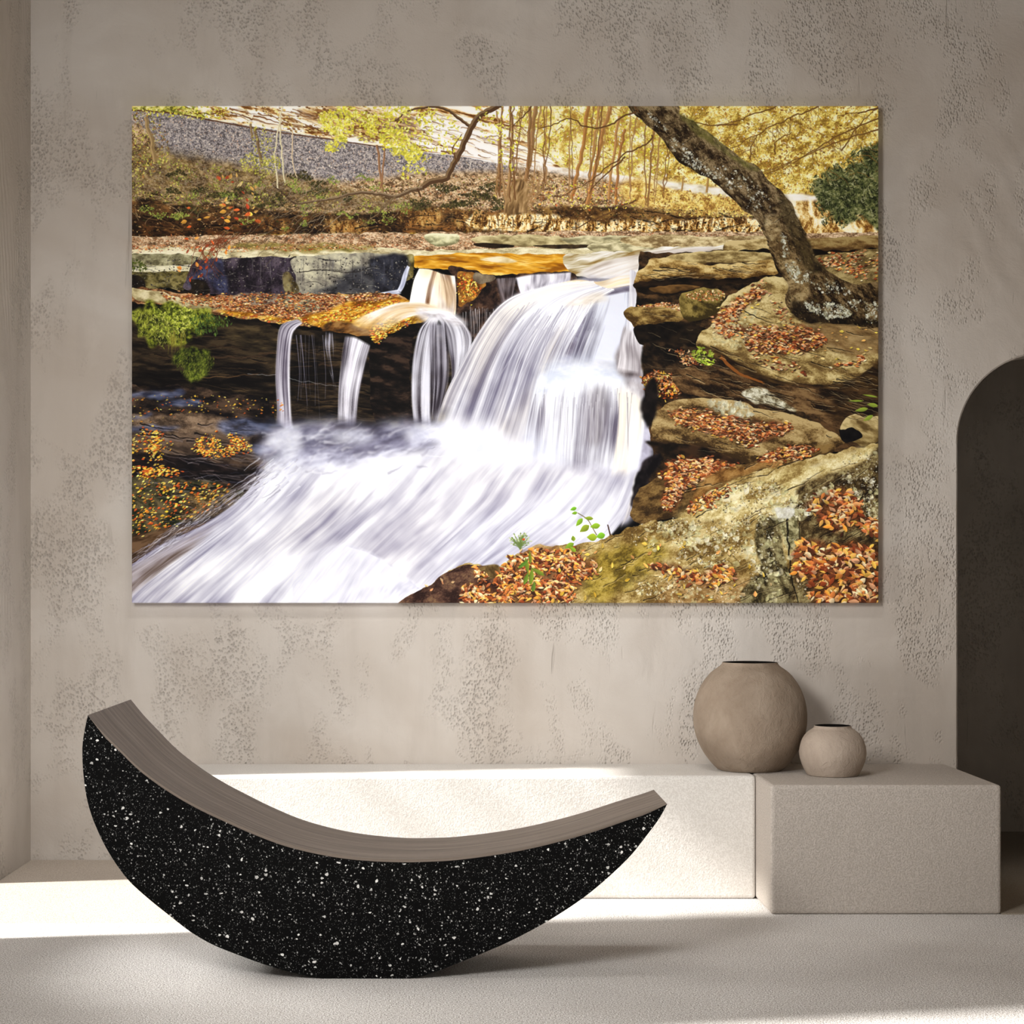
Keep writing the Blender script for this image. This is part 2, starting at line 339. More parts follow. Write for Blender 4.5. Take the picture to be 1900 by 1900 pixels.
    # long fine branches on the right
    for pts in [[(1355,276),(1400,252),(1460,222),(1520,197)],[(1330,236),(1390,216),(1440,197)],[(1415,320),(1480,296),(1550,255),(1640,215)],[(1420,326),(1500,288),(1570,258),(1640,240)],[(1555,215),(1600,209),(1640,196)],[(1620,205),(1590,240),(1560,280)],[(1240,205),(1300,230),(1370,232)],[(1470,245),(1440,262),(1436,290)],[(1405,250),(1395,275),(1392,298)]]:
        stroke(pts, 1.2, 3.0, (84,52,20), .95, wob=4, seed=int(pts[0][0]))
    for i in range(90):
        t=R(0,1); bx,by=(1355+165*t,276-79*t) if i%2 else (1415+225*t,320-105*t)
        a=R(.6,1.9); L=R(12,40); stroke([(bx,by),(bx+L*.5*np.cos(a),by+L*.5*np.sin(a)),(bx+L*np.cos(a)-4,by+L*np.sin(a))], 1.1, .5, (96,62,24), .8, wob=3, seed=i)
    # ---- leaf covered ledge and pale shelf
    area([(240,440),(500,436),(800,432),(1100,430),(1640,432),(1640,470),(1100,468),(700,474),(240,474)], [(90,64,42),(150,118,84),(192,158,120),(226,200,164)], .1,.2,2,2.4,4,2,4, grain=.5, smooth=False)
    speck([(240,440),(800,434),(1350,434),(1350,455),(800,462),(240,470)], 4200, LEAFP, (.8,2.3), (-15,25), (.35,.6), seed=51)
    area([(240,464),(330,460),(430,462),(560,464),(700,458),(760,466),(900,462),(1050,458),(1200,452),(1360,446),(1400,470),(1200,478),(1080,478),(900,474),(770,478),(700,480),(560,478),(460,480),(350,482),(240,482)],
         [(150,136,96),(196,182,140),(222,212,172),(240,232,200)], .035,.14,2,2.4,4,2,2, grain=.2)
    area([(420,458),(520,452),(700,458),(640,468),(500,466)], [(90,80,30),(146,132,60),(170,140,90)], .08,.2,3,2.6,4,3,3, feather=2, alpha=.8)
    speck([(246,455),(420,458),(700,452),(700,462),(246,468)], 500, LEAFP+LEAF, (1,2.4), (-15,20), seed=52)
    area([(790,436),(830,434),(852,438),(846,452),(812,457),(793,448)], [(124,120,84),(176,172,130),(216,212,166),(232,228,190)], .06,.1,6,2,4,1,3, shade=.8, sr=3)
    area([(880,440),(960,436),(1040,440),(1080,448),(1050,460),(960,458),(890,452)], [(120,104,66),(176,160,112),(214,200,150)], .05,.12,4,2.4,4,2,5, shade=.5, sr=3)
    area([(884,452),(950,455),(944,461),(890,459)], [(18,12,6),(40,28,16)], .1,.1,0,2,2,1,1)
    area([(1040,444),(1110,438),(1180,440),(1200,448),(1160,456),(1090,458)], [(120,112,80),(180,170,128),(220,210,168)], .05,.12,4,2.4,4,2,6, shade=.6, sr=3)
    area([(990,456),(1060,454),(1110,458),(1040,462)], [(30,22,14),(70,54,34)], .1,.1,0,2,2,1,1)
    area([(1090,456),(1160,450),(1225,452),(1200,466),(1120,470)], [(130,120,86),(188,178,136),(226,216,176)], .05,.12,4,2.4,4,2,7, shade=.6, sr=3)
    area([(1160,440),(1240,436),(1330,440),(1420,436),(1420,452),(1300,458),(1230,462),(1160,452)], [(120,96,60),(186,164,116),(226,210,164)], .05,.14,2,2.6,4,2,8, grain=.25)
    # ---- amber pool
    area([(762,478),(830,472),(900,470),(980,472),(1060,474),(1110,484),(1090,500),(1060,508),(990,510),(930,512),(880,510),(850,502),(800,498),(766,496)], [(132,76,10),(186,122,20),(220,160,44),(244,206,110)], .02,.12,4,2.2,4,2,5, gy=.3)
    area([(890,482),(930,476),(960,486),(930,488)], [(200,176,120),(240,226,190)], .05,.1,0,2,3,1,1, feather=1)
    speck([(800,476),(1050,476),(1040,500),(860,500)], 90, [(236,190,90),(160,96,16),(250,220,140)], (3,12), (-6,14), (.06,.12), (.3,.6), seed=55)
    area([(734,478),(764,474),(772,490),(760,520),(742,520)], [(60,50,20),(120,108,60),(176,166,112)], .06,.06,60,2,4,3,4)
    # upper right stream
    area([(1050,474),(1150,468),(1240,458),(1300,460),(1350,456),(1330,478),(1240,484),(1200,500),(1180,512),(1100,516),(1060,505)], [(140,110,56),(190,176,140),(226,220,206),(246,244,240)], .015,.12,-12,2.2,4,3,6)
    water([[(1330,456),(1250,462),(1190,470),(1120,484),(1065,508)],[(1335,466),(1260,474),(1215,484),(1160,498),(1100,520)],[(1300,476),(1240,486),(1205,498),(1185,512),(1180,520)]], 7, 2.2, (150,130,110),(252,250,250), 2.4,.42, .9, .1, .05,.05, seed=3)
    # ---- left block wall
    area([(240,474),(300,472),(372,478),(366,500),(352,512),(300,508),(240,504)], [(92,86,60),(146,140,104),(190,184,146)], .06,.1,0,2.4,4,2,4, grain=.2)
    area([(250,497),(300,492),(364,494),(360,504),(300,506),(252,505)], [(196,188,150),(236,230,200)], .06,.2,0,2,3,2,3)
    area([(240,506),(300,505),(362,506),(350,538),(300,536),(240,536)], [(44,38,18),(96,86,46),(140,128,78)], .06,.08,0,2.6,4,3,4, grain=.2)
    area([(240,512),(262,514),(270,536),(240,538)], [(14,10,8),(36,28,18)], .1,.1,0,2,3,2,1)
    area([(366,478),(380,482),(550,480),(556,544),(470,550),(352,542),(348,518)], [(20,16,22),(40,32,40),(62,52,64),(92,80,90)], .05,.035,0,2.4,4,2,8, grain=.25)
    area([(378,484),(414,486),(424,540),(404,542),(380,520),(362,532),(350,528)], [(28,28,40),(50,54,84),(84,90,124)], .05,.06,20,2.6,4,3,9, feather=3, alpha=.75)
    area([(240,536),(350,540),(352,520),(380,524),(385,546),(300,545),(240,542)], [(14,10,8),(40,32,22)], .1,.1,0,2,3,2,1, feather=1)
    area([(545,480),(620,472),(700,470),(745,478),(744,520),(700,546),(620,545),(556,544),(548,510)], [(84,78,72),(132,126,112),(176,170,146),(204,198,168)], .035,.05,20,2.2,4,2,10, gx=-.28, gy=-.5, grain=.15)
    area([(660,500),(752,482),(748,512),(720,544),(640,545),(560,546),(600,536)], [(22,22,26),(48,48,54),(78,78,80)], .05,.07,0,2,4,4,11, feather=5, alpha=.92)
    area([(688,480),(760,478),(744,544),(700,546),(690,510)], [(14,14,18),(34,34,42),(60,62,72)], .06,.06,0,2,4,3,12, feather=3)
    stroke([(552,506),(600,502),(640,505),(700,500)], 1.6, 1, (30,24,20), .9, wob=3)
    area([(526,512),(540,508),(556,540),(545,544),(530,540)], [(50,40,20),(110,96,60),(150,140,96)], .08,.06,0,2,3,2,3, feather=1)
    cracks([(246,480),(545,480),(745,478),(700,544),(352,542),(246,536)], 34, 3, (12,50), (.8,2), (14,12,12), (170,164,150), seed=21)
    speck([(250,484),(744,482),(700,544),(250,536)], 700, [(24,20,20),(150,144,130),(96,90,84),(60,54,56)], (.8,2.2), seed=46)
    for i in range(26):
        x=R(375,740); stroke([(x,482),(x+R(-2,2),R(500,540))], R(1,4), .8, [(96,96,110),(20,16,22),(150,146,140)][i%3], R(.12,.35), wob=3, seed=i)
    # small falls at notch
    water([[(756,492),(748,508),(742,528),(736,540)],[(762,496),(757,515),(752,532),(745,544)]], 3,2,(110,116,150),(236,240,255),2.4,.4,.95,.1,.02,.05,seed=4)
    water([[(742,536),(720,540),(696,545)],[(748,546),(720,550),(700,553)]], 3,3,(120,126,160),(240,244,255),2.4,.4,.9,.2,.1,.2,seed=5)
    # ---- leaf shelf
    area([(240,536),(300,538),(380,548),(480,546),(620,546),(740,545),(760,570),(720,600),(640,612),(560,604),(470,594),(400,586),(330,568),(240,560)], [(66,40,22),(120,80,48),(166,118,76),(200,160,116)], .06,.12,4,2.4,4,3,2, grain=.35)
    area([(244,536),(300,542),(330,552),(410,562),(408,574),(370,578),(310,564),(270,562),(246,550)], [(140,124,84),(196,182,136),(228,218,180)], .06,.09,8,2.2,4,2,3, shade=.4, sr=3)
    area([(440,546),(530,545),(550,556),(510,566),(450,562)], [(80,64,52),(124,106,90),(160,142,120)], .06,.1,0,2,3,3,2, feather=1)
    area([(528,552),(546,548),(544,562),(530,568)], [(110,110,90),(166,166,136)], .06,.1,0,2,3,2,2)
    area([(548,566),(572,556),(604,558),(596,574),(560,582),(544,578)], [(60,54,44),(126,118,90),(176,168,130)], .07,.09,0,2.4,3,2,4, shade=.8, sr=3)
    speck([(300,545),(400,548),(620,546),(740,548),(700,572),(560,592),(440,580),(330,560)], 2300, LEAF, (1.2,3.2), (-20,30), (.35,.6), seed=61, shadow=.3)
    area([(400,580),(450,578),(530,592),(600,580),(640,562),(700,560),(745,552),(775,570),(760,590),(700,612),(660,626),(600,610),(570,598),(530,600),(480,592)], [(96,52,8),(160,102,20),(206,150,44),(232,190,96)], .03,.12,-14,2.2,4,3,3, feather=2)
    speck([(400,580),(560,590),(640,570),(740,556),(720,580),(620,600),(500,598)], 480, GOLD, (1.4,3.2), (-30,20), seed=62, shadow=.3)
    area([(606,600),(660,604),(690,620),(700,640),(660,632),(602,622)], [(50,32,14),(110,70,30),(150,110,60)], .05,.12,-10,2.2,4,3,3, feather=2)
    # ---- dark cliff behind left falls
    area([(240,560),(300,580),(340,582),(420,588),(480,592),(520,610),(560,612),(620,616),(690,625),(740,600),(800,596),(830,640),(850,700),(820,790),(700,800),(240,800)],
         [(6,4,4),(16,12,9),(34,26,18),(60,48,32)], .018,.09,3,2.8,5,3,7, grain=.08, smooth=False)
    cracks([(250,600),(520,620),(760,640),(760,780),(250,780)], 60, 5, (20,110), (1,4), (4,3,3), (96,72,46), seed=3)
    for i in range(26):
        y=R(610,770); x=R(246,640); L=R(60,200)
        stroke([(x,y),(x+L*.5,y+R(-2,5)),(x+L,y+R(0,9))], R(1,5), .8, [(52,36,22),(40,32,22),(70,50,34),(8,6,5)][i%4], R(.35,.7), wob=6, seed=i, tex=1)
    area([(425,610),(500,608),(520,640),(470,650),(430,635)], [(18,14,10),(54,44,28),(96,80,50)], .03,.12,6,2.4,4,3,3, feather=5, alpha=.7)
    stroke([(460,694),(520,698),(560,708),(630,716)], 1.2, .8, (150,150,150), .7, wob=4)
    stroke([(365,702),(420,700),(480,694)], 2, 1, (110,80,50), .7, wob=4)
    # mossy plants
    area([(246,572),(300,560),(350,566),(390,582),(420,600),(410,616),(380,620),(345,640),(310,640),(280,632),(262,606),(246,596)], [(18,20,6),(60,66,18),(112,120,32),(160,166,60)], .1,.1,0,2.6,4,10,4, feather=3, grain=.3)
    speck([(290,572),(340,570),(365,590),(345,612),(300,628),(275,612)], 700, [(178,186,66),(146,158,48),(204,208,100),(100,112,34),(52,60,18)], (1.6,4), seed=64, amp=10)
    speck([(246,580),(300,590),(345,620),(330,642),(290,640),(262,612)], 420, [(120,122,44),(80,84,30),(160,160,76),(36,38,14)], (1.5,4), (40,140), (.2,.4), seed=65, amp=10)
    speck([(360,590),(415,588),(425,606),(390,622),(366,618)], 260, [(60,84,34),(90,116,50),(40,54,20)], (1.5,4), (40,140), (.2,.4), seed=66, amp=8)
    for i in range(26):
        x=R(315,345); stroke([(x,R(612,630)),(x+R(-3,3),R(636,660))], 1.4,.6,(120,110,40),.7,smooth=False)
    area([(330,650),(360,645),(390,660),(395,680),(380,695),(350,705),(338,690),(322,672)], [(14,16,5),(48,58,16),(84,96,28),(120,130,44)], .12,.1,40,2.6,4,9,4, feather=3, grain=.3)
    speck([(330,650),(388,655),(392,684),(352,702),(326,676)], 420, [(66,74,26),(96,100,38),(38,44,14)], (1.4,3.6), (60,150), (.2,.4), seed=67, amp=8)
    # rock between shelf falls
    area([(690,620),(720,596),(760,590),(800,594),(776,612),(766,640),(762,700),(762,780),(700,786),(686,700)], [(5,4,4),(14,10,9),(32,23,18),(60,44,34)], .03,.09,6,2.6,4,3,8, grain=.12)
    area([(690,606),(712,592),(750,578),(790,580),(796,592),(760,602),(724,622),(696,636)], [(90,56,14),(150,104,30),(196,152,54),(110,90,110)], .06,.1,-24,2.4,4,3,8)
    speck([(690,612),(720,594),(770,586),(750,604),(700,634)], 170, GOLD, (1.6,3.6), (-40,20), seed=68, shadow=.4)
    # dark rocks behind upper falls
    area([(836,496),(880,500),(930,510),(1060,506),(1060,545),(980,560),(930,590),(900,640),(870,620),(850,585),(846,540)], [(12,8,8),(36,24,20),(64,44,34),(92,66,50)], .05,.06,10,2.4,4,3,9, grain=.15)
    area([(850,504),(876,504),(905,524),(890,545),(874,562),(856,570),(850,540)], [(84,48,18),(140,90,34),(184,130,54)], .07,.07,30,2.2,4,3,9)
    speck([(852,516),(884,520),(890,544),(858,568)], 120, GOLD, (1.6,3.4), seed=69, shadow=.4)
    area([(885,505),(920,512),(900,526),(884,520)], [(90,76,60),(150,136,110)], .07,.07,30,2.2,4,3,9)
    # ---- falls (upper left steps)
    water([[(778,498),(768,520),(762,548),(758,572)],[(796,499),(786,525),(778,560),(776,586)],[(812,504),(806,530),(802,560),(800,582)],[(822,508),(828,530),(832,560),(830,588)],[(846,512),(848,540),(848,565),(846,592)]], 16,1.2,(120,84,58),(252,248,244),2.6,.44,1,.03,.02,.12,seed=11,warm=1,
          base=lambda U,T,X,Y: .30*np.exp(-((U-.18)/.16)**2)+.12-.30*np.exp(-((U-.42)/.05)**2)-.16*np.exp(-((U-.86)/.06)**2))
    water([[(800,566),(770,560),(735,562),(700,574),(660,592),(640,610)],[(838,578),(800,574),(760,576),(730,584),(706,604),(690,628)],[(846,588),(820,584),(790,584),(766,588),(750,594),(742,600)]], 8,2,(190,150,90),(255,253,250),2.2,.36,.95,.12,.05,.3,seed=12,warm=.8)
    water([[(602,612),(600,640),(610,680),(628,720)],[(612,616),(612,650),(618,690),(624,740)],[(622,616),(624,650),(622,700),(625,760)]], 8,1,(60,54,64),(206,204,222),2.8,.5,.8,.12,.04,.2,seed=13,thin=.6)
    water([[(640,622),(634,660),(628,720),(626,790)],[(660,624),(652,660),(642,720),(640,796)],[(676,632),(664,670),(652,730),(650,800)],[(690,640),(680,680),(668,740),(662,796)]], 22,1,(44,38,48),(242,240,250),3.0,.46,1,.10,.03,.14,seed=14,
          base=lambda U,T,X,Y: .25*np.exp(-((U-.55)/.2)**2)-.12)
    water([[(594,606),(590,650),(590,690)],[(604,610),(604,660),(606,710)]], 5,1,(40,36,44),(190,188,206),3,.55,.6,.15,.04,.3,seed=15,thin=.8)
    # left single fall
    water([[(556,592),(530,598),(518,610),(514,640),(511,700),(514,760),(510,800)],[(562,596),(542,604),(532,620),(526,660),(524,710),(528,770),(526,812)],[(564,600),(552,610),(544,626),(541,670),(541,720),(544,780),(552,812)]], 12,1,(84,76,92),(240,238,248),2.5,.44,1,.16,.02,.08,seed=16)
    for i in range(9):
        x=R(546,600); stroke([(x,622),(x+R(-2,8),690),(x+R(0,14),R(720,800))], 1.6,.6,(150,146,168),R(.25,.6))
    # second fall (under step) spreading
    water([[(800,592),(782,606),(772,630),(764,680),(763,740),(768,790)],[(806,588),(796,610),(788,650),(782,700),(781,750),(784,795)],[(820,586),(812,606),(806,650),(802,710),(802,760),(802,800)]], 14,1,(44,38,46),(236,236,248),2.8,.48,.95,.14,.02,.08,seed=17,base=lambda U,T,X,Y: .12*(U>.5))
    water([[(806,584),(822,610),(832,650),(838,700),(830,745)],[(826,580),(848,606),(856,640),(852,690),(838,730)],[(842,584),(866,604),(878,630),(868,670),(848,712)]], 14,1,(60,54,66),(240,240,250),2.8,.45,.95,.12,.02,.14,seed=18)
    area([(770,574),(810,572),(846,582),(866,600),(850,604),(820,598),(790,600)], [(206,200,204),(240,238,244),(255,254,255)], .04,.1,10,2,3,4,2, feather=5, alpha=.9)
    water([[(806,620),(806,700),(804,790)],[(830,640),(828,710),(812,790)]], 9,1,(40,34,40),(180,178,192),2.6,.6,.9,.1,.1,.1,seed=19)
    water([[(796,596),(794,640),(796,720),(796,790)],[(830,596),(836,650),(834,710),(816,770)]], 12,1,(40,34,42),(214,212,226),2.8,.56,.85,.2,.05,.12,seed=50)
    # thin veils behind the plume
    for i in range(26):
        x=R(856,920); y=R(568,580); stroke([(x,y),(x+R(-2,4),y+R(20,70))], 1.4,.6,(190,184,186),R(.3,.7),smooth=False)
    water([[(920,516),(924,540),(932,566)],[(960,514),(956,535),(950,560)]], 10,1,(44,34,34),(170,160,166),2.6,.52,.8,.1,.05,.1,seed=20)
    water([[(956,514),(960,530),(966,548)],[(990,508),(990,525),(990,545)],[(1030,506),(1030,520),(1020,540)],[(1062,504),(1060,520),(1056,535)]], 14,1,(90,84,100),(246,244,252),2.6,.46,1,.05,.1,.1,seed=21)
    # ================= main plume
    area([(1000,540),(1060,520),(1180,520),(1200,560),(1210,700),(1215,830),(1180,960),(1000,1010),(800,1060),(560,1118),(250,1118),(330,1010),(470,930),(520,850),(800,800),(860,690),(930,570)], [(150,146,166),(196,194,212),(226,226,240)], .03,.03,0,2,4,4,5, feather=6)
    # dark core on the right of the plume with bluish veils
    area([(1060,560),(1110,540),(1190,530),(1200,600),(1190,690),(1120,690),(1050,670),(1040,610)], [(84,78,94),(118,112,130),(160,158,178)], .05,.015,-70,2,4,4,6, feather=6)
    water([[(1096,548),(1086,590),(1068,640),(1056,676)],[(1130,546),(1118,590),(1100,640),(1088,680)],[(1160,540),(1154,590),(1138,640),(1122,684)],[(1180,540),(1182,590),(1180,640),(1160,690)],[(1192,540),(1196,590),(1196,650),(1196,690)]], 22,1,(84,80,98),(232,236,248),2.3,.45,.95,.03,.03,.12,seed=23,
          base=lambda U,T,X,Y: .22*np.exp(-((U-.42)/.12)**2)-.30*np.exp(-((U-.12)/.16)**2)*np.clip(T*2,0,1)-.22*np.exp(-((U-.7)/.08)**2)*np.clip(T*1.6-.2,0,1)+.12)
    # crest roll
    water([[(1000,545),(1030,528),(1070,518),(1110,522),(1150,512),(1184,508)],[(1010,552),(1040,542),(1080,536),(1120,534),(1150,524),(1184,518)],[(1030,562),(1060,556),(1100,548),(1130,538),(1160,532),(1184,528)]], 5,2.5,(190,170,140),(255,253,248),2.2,.36,1,.12,.08,.02,seed=24,warm=1)
    # plume body
    water([[(1100,522),(1040,526),(996,536),(952,550),(918,576),(886,620),(858,670),(828,728),(804,800)],
           [(1104,528),(1050,536),(1004,550),(958,580),(928,620),(902,670),(880,730),(850,810)],
           [(1112,532),(1064,546),(1024,570),(990,610),(962,660),(938,730),(905,830)],
           [(1124,536),(1084,554),(1052,590),(1022,640),(1000,700),(982,770),(960,850)],
           [(1140,538),(1106,560),(1080,600),(1052,650),(1034,700),(1024,770),(1010,850)]],
          50,1.0,(108,104,126),(247,248,254),2.1,.47,1,.015,.0,.12,seed=25,warm=.35,
          base=lambda U,T,X,Y: .22*np.exp(-((T-.18)/.2)**2)+.1*np.exp(-((U-.02)/.12)**2)-.14*np.exp(-((T-.62)/.16)**2)*np.exp(-((U-.48)/.24)**2)-.12*np.exp(-((U-.85)/.16)**2)*np.exp(-((T-.5)/.2)**2))
    area([(1060,556),(1100,548),(1130,556),(1090,566),(1050,570)], [(196,176,146),(230,216,194),(250,244,236)], .03,.12,-14,2,3,4,5, feather=5, alpha=.6)
    for i in range(150):
        t=rng.rand(); x=960+150*t; y=R(560,620)
        P=[(x,y),(x-22-18*(1-t),y+60),(x-42-44*(1-t),y+R(120,200))]
        stroke(P, R(.8,2.6), .4, [(255,255,255),(110,104,128),(232,234,244),(146,142,164)][i%4], R(.12,.38))
    # mid shelf splash and lower curtain
    water([[(1000,690),(985,740),(975,790),(965,850)],[(1040,680),(1020,730),(1012,790),(1000,870)],[(1080,670),(1065,730),(1058,800),(1050,880)],[(1120,676),(1112,740),(1104,800),(1090,880)],[(1160,690),(1158,750),(1152,810),(1140,890)],[(1196,700),(1196,750),(1196,820),(1180,900)]], 46,1.0,(100,94,112),(244,246,253),2.1,.46,1,.04,.1,.14,seed=26,
          base=lambda U,T,X,Y: .34*np.exp(-((T-.0)/.28)**2)+.12*np.exp(-((U-.3)/.12)**2)-.2*np.exp(-((U-.12)/.09)**2)*np.exp(-((T-.6)/.2)**2)-.30*np.exp(-((U-.74)/.07)**2)*np.exp(-((T-.55)/.2)**2)-.1*np.exp(-((U-.5)/.07)**2)+.32*np.exp(-((U-.92)/.06)**2))
    area([(1000,690),(1040,668),(1100,664),(1150,676),(1190,706),(1196,730),(1150,712),(1100,706),(1040,720),(1000,740)], [(206,214,232),(230,236,246),(250,252,255)], .03,.05,0,2,4,6,5, feather=11, alpha=.8)
    area([(1095,726),(1124,722),(1130,790),(1118,822),(1088,822),(1084,770)], [(80,72,78),(120,112,120),(160,154,164)], .08,.012,0,2.2,4,4,6, feather=8, alpha=.55)
    water([[(1140,712),(1146,760),(1142,820),(1130,900)],[(1165,716),(1172,770),(1166,830),(1150,900)],[(1192,730),(1198,780),(1188,830),(1165,890)]], 9,1,(200,192,188),(255,253,248),2,.38,.9,.12,.12,.15,seed=27,warm=.4)
    # right side cascades beside the rocks
    area([(1144,650),(1162,640),(1184,650),(1200,672),(1206,700),(1170,700),(1146,690)], [(60,50,50),(104,92,92),(150,140,142)], .08,.03,0,2.2,4,4,7, feather=4, alpha=.85)
    water([[(1158,600),(1150,630),(1148,660),(1142,690)],[(1175,610),(1174,640),(1176,670),(1176,696)],[(1186,620),(1192,650),(1202,680),(1208,700)]], 12,1,(96,86,92),(244,240,244),2.4,.48,.9,.1,.1,.1,seed=28)
    water([[(1168,500),(1166,560),(1160,620)],[(1180,505),(1182,560),(1184,620)],[(1186,540),(1190,580),(1186,625)]], 8,1,(140,136,152),(250,250,254),2,.4,.9,.1,.02,.1,seed=29)
    area([(1160,706),(1180,700),(1200,715),(1204,740),(1180,735)], [(110,100,104),(160,150,154),(220,216,220)], .06,.03,0,2,4,4,7, feather=5, alpha=.7)
    for i in range(110):
        x=R(990,1190); y=R(715,760); d=R(-10,2)
        stroke([(x,y),(x+d*.5,y+50),(x+d,y+R(70,130))], R(.8,2.4), .4, [(255,255,255),(96,88,104),(232,234,244)][i%3], R(.12,.36))
    # splash mist
    for cx,cy,rx,ry,a in [(850,815,90,36,.85),(990,850,60,40,.7),(900,860,90,50,.8),(760,860,110,30,.4),(1130,900,50,40,.3),(830,900,100,36,.35),(980,800,26,22,.5)]:
        th=np.linspace(0,2*np.pi,16,endpoint=False); area([(cx+rx*np.cos(t),cy+ry*np.sin(t)) for t in th], [(222,226,242),(238,240,250),(252,253,255)], .03,.03,0,2,3,6,3, feather=16, alpha=a)
    # ================= lower left wet rocks
    area([(240,716),(340,716),(500,740),(512,790),(560,800),(520,830),(480,890),(450,920),(420,956),(370,976),(300,1010),(240,1050)], [(8,6,8),(24,18,16),(48,36,28),(78,60,46)], .03,.08,6,2.6,5,3,8, grain=.15, smooth=False)
    area([(240,772),(290,770),(390,772),(470,790),(480,800),(420,830),(340,834),(250,820)], [(56,44,34),(104,84,66),(146,122,98)], .04,.08,8,2.2,4,4,3, grain=.25, feather=2)
    area([(400,786),(470,776),(520,782),(512,800),(430,812)], [(20,22,34),(56,64,92),(112,122,156)], .03,.1,6,2.4,4,5,4, feather=4, alpha=.8)
    for q in [[(246,772),(285,764),(280,774),(250,778)],[(300,746),(370,740),(360,752),(306,752)],[(246,796),(330,792),(320,800),(250,804)],[(440,830),(500,826),(500,838),(440,842)],[(246,730),(340,726),(330,738),(250,738)]]:
        area(q, [(44,50,76),(90,102,140),(150,160,196)], .03,.14,4,2.2,3,5,5, feather=3, alpha=.7)
    area([(246,812),(420,806),(470,830),(460,856),(380,850),(300,846),(246,836)], [(44,34,28),(88,70,56),(130,108,88)], .03,.08,12,2.4,4,4,6, feather=3, alpha=.8)
    area([(240,850),(330,846),(400,858),(460,880),(470,906),(420,898),(340,888),(240,880)], [(6,5,8),(20,14,14),(44,32,30)], .03,.09,12,2.4,4,4,7, feather=3)
    area([(240,890),(330,888),(420,900),(450,920),(410,952),(350,966),(300,1000),(240,990)], [(20,24,14),(44,46,28),(74,66,44),(104,90,62)], .04,.07,14,2.4,4,4,8, grain=.25, feather=2)
    area([(350,920),(440,912),(430,944),(390,960),(340,966)], [(36,28,16),(84,66,40),(126,104,70)], .08,.1,-10,2.6,4,3,9, grain=.4, feather=3)
    area([(240,1000),(300,982),(370,970),(420,958),(400,985),(330,1010),(280,1040),(240,1060)], [(26,18,12),(64,44,26),(106,80,56)], .03,.1,-20,2.4,4,3,9, feather=3)
    for i in range(34):
        x=R(250,440); y=R(840,905); L=R(30,110)
        stroke([(x,y),(x+L*.5,y+R(0,6)),(x+L,y+R(4,22))], R(.8,2), .5, [(110,104,116),(60,60,84),(6,5,6),(140,130,130)][i%4], R(.3,.7), wob=6, seed=i)
    cracks([(246,780),(500,790),(470,900),(380,970),(246,1010)], 60, 8, (20,90), (1,4), (6,4,6), (130,118,120), seed=5)
    speck([(246,735),(500,740),(505,770),(246,772)], 130, GOLD, (1.4,2.8), (-30,20), seed=71, alpha=(.5,.95))
    speck([(246,780),(330,790),(420,800),(470,826),(430,850),(340,836),(246,834)], 620, GOLD, (1.3,3), (-40,20), seed=72, shadow=.4, clump=.02)
    speck([(246,865),(330,872),(330,884),(246,884)], 170, GOLD, (1.8,4), (-40,20), seed=73, shadow=.4)
    speck([(246,895),(330,892),(430,905),(380,950),(330,975),(290,990),(246,990)], 360, GOLD, (1.6,4), (-50,0), seed=74, shadow=.4)
    speck([(246,800),(300,800),(300,850),(246,850)], 130, GOLD, (1.8,4), (-40,20), seed=75, shadow=.4)
    # ================= lower torrent
    water([[(505,850),(478,888),(440,930),(380,972),(300,1010),(246,1046)],[(530,840),(500,890),(455,945),(380,1000),(290,1060),(240,1100)],[(570,822),(530,885),(460,960),(360,1040),(290,1100),(262,1130)],
           [(640,812),(590,880),(510,970),(420,1050),(340,1120)],[(730,806),(680,880),(600,970),(500,1060),(440,1130)],[(830,820),(770,900),(680,990),(590,1080),(550,1130)],[(930,850),(870,920),(780,1010),(700,1090),(670,1130)],
           [(1020,850),(960,930),(880,1010),(800,1090),(770,1130)],[(1100,860),(1040,930),(960,1000),(880,1070),(850,1130)],[(1150,870),(1110,940),(1050,1000),(980,1050),(950,1130)],[(1196,860),(1176,930),(1140,990),(1080,1040),(1040,1130)]],
          60,3.0,(112,108,138),(246,247,253),1.9,.45,1,.012,.09,.0,seed=41,warm=.12,
          base=lambda U,T,X,Y: .20*np.exp(-((X-720)/200)**2-((Y-860)/60)**2)-.20*np.exp(-((X-790)/90)**2-((Y-1015)/50)**2)+.04-.24*np.exp(-((U-.0)/.05)**2)*np.clip(1.4*T,0,1)-.1*np.exp(-((X-400)/60)**2-((Y-1015)/30)**2)+.1*np.exp(-((X-600)/200)**2-((Y-1090)/50)**2)+.1*np.exp(-((X-1080)/90)**2-((Y-970)/70)**2))
    soften([(430,850),(560,850),(540,960),(400,1000)], 1.5, .8)
    for i in range(240):
        t=rng.rand(); x=520-270*t+R(-16,14); y=862+180*t+R(-8,12); L=R(16,60)
        stroke([(x+L*.5,y-L*.36),(x,y+R(-3,3)),(x-L*.5,y+L*.30)], R(.8,3.2), .5, [(236,238,250),(208,206,224),(90,80,90),(150,146,170),(60,48,44)][i%5], R(.15,.55), wob=3, seed=i)
    # brownish shallow streaks at the left edge of the torrent
    water([[(420,960),(340,1000),(240,1050)],[(400,985),(320,1030),(240,1090)],[(380,1010),(310,1055),(240,1114)]], 10,2,(70,50,38),(206,200,210),2.2,.52,.85,.25,.25,.0,seed=43)
    # lit lip of clear water at the bottom
    area([(560,1040),(640,1010),(700,1030),(740,1060),(784,1096),(750,1125),(560,1125)], [(196,196,212),(226,226,238),(246,246,252)], .012,.10,-52,2,4,2,7, feather=2, alpha=.5)
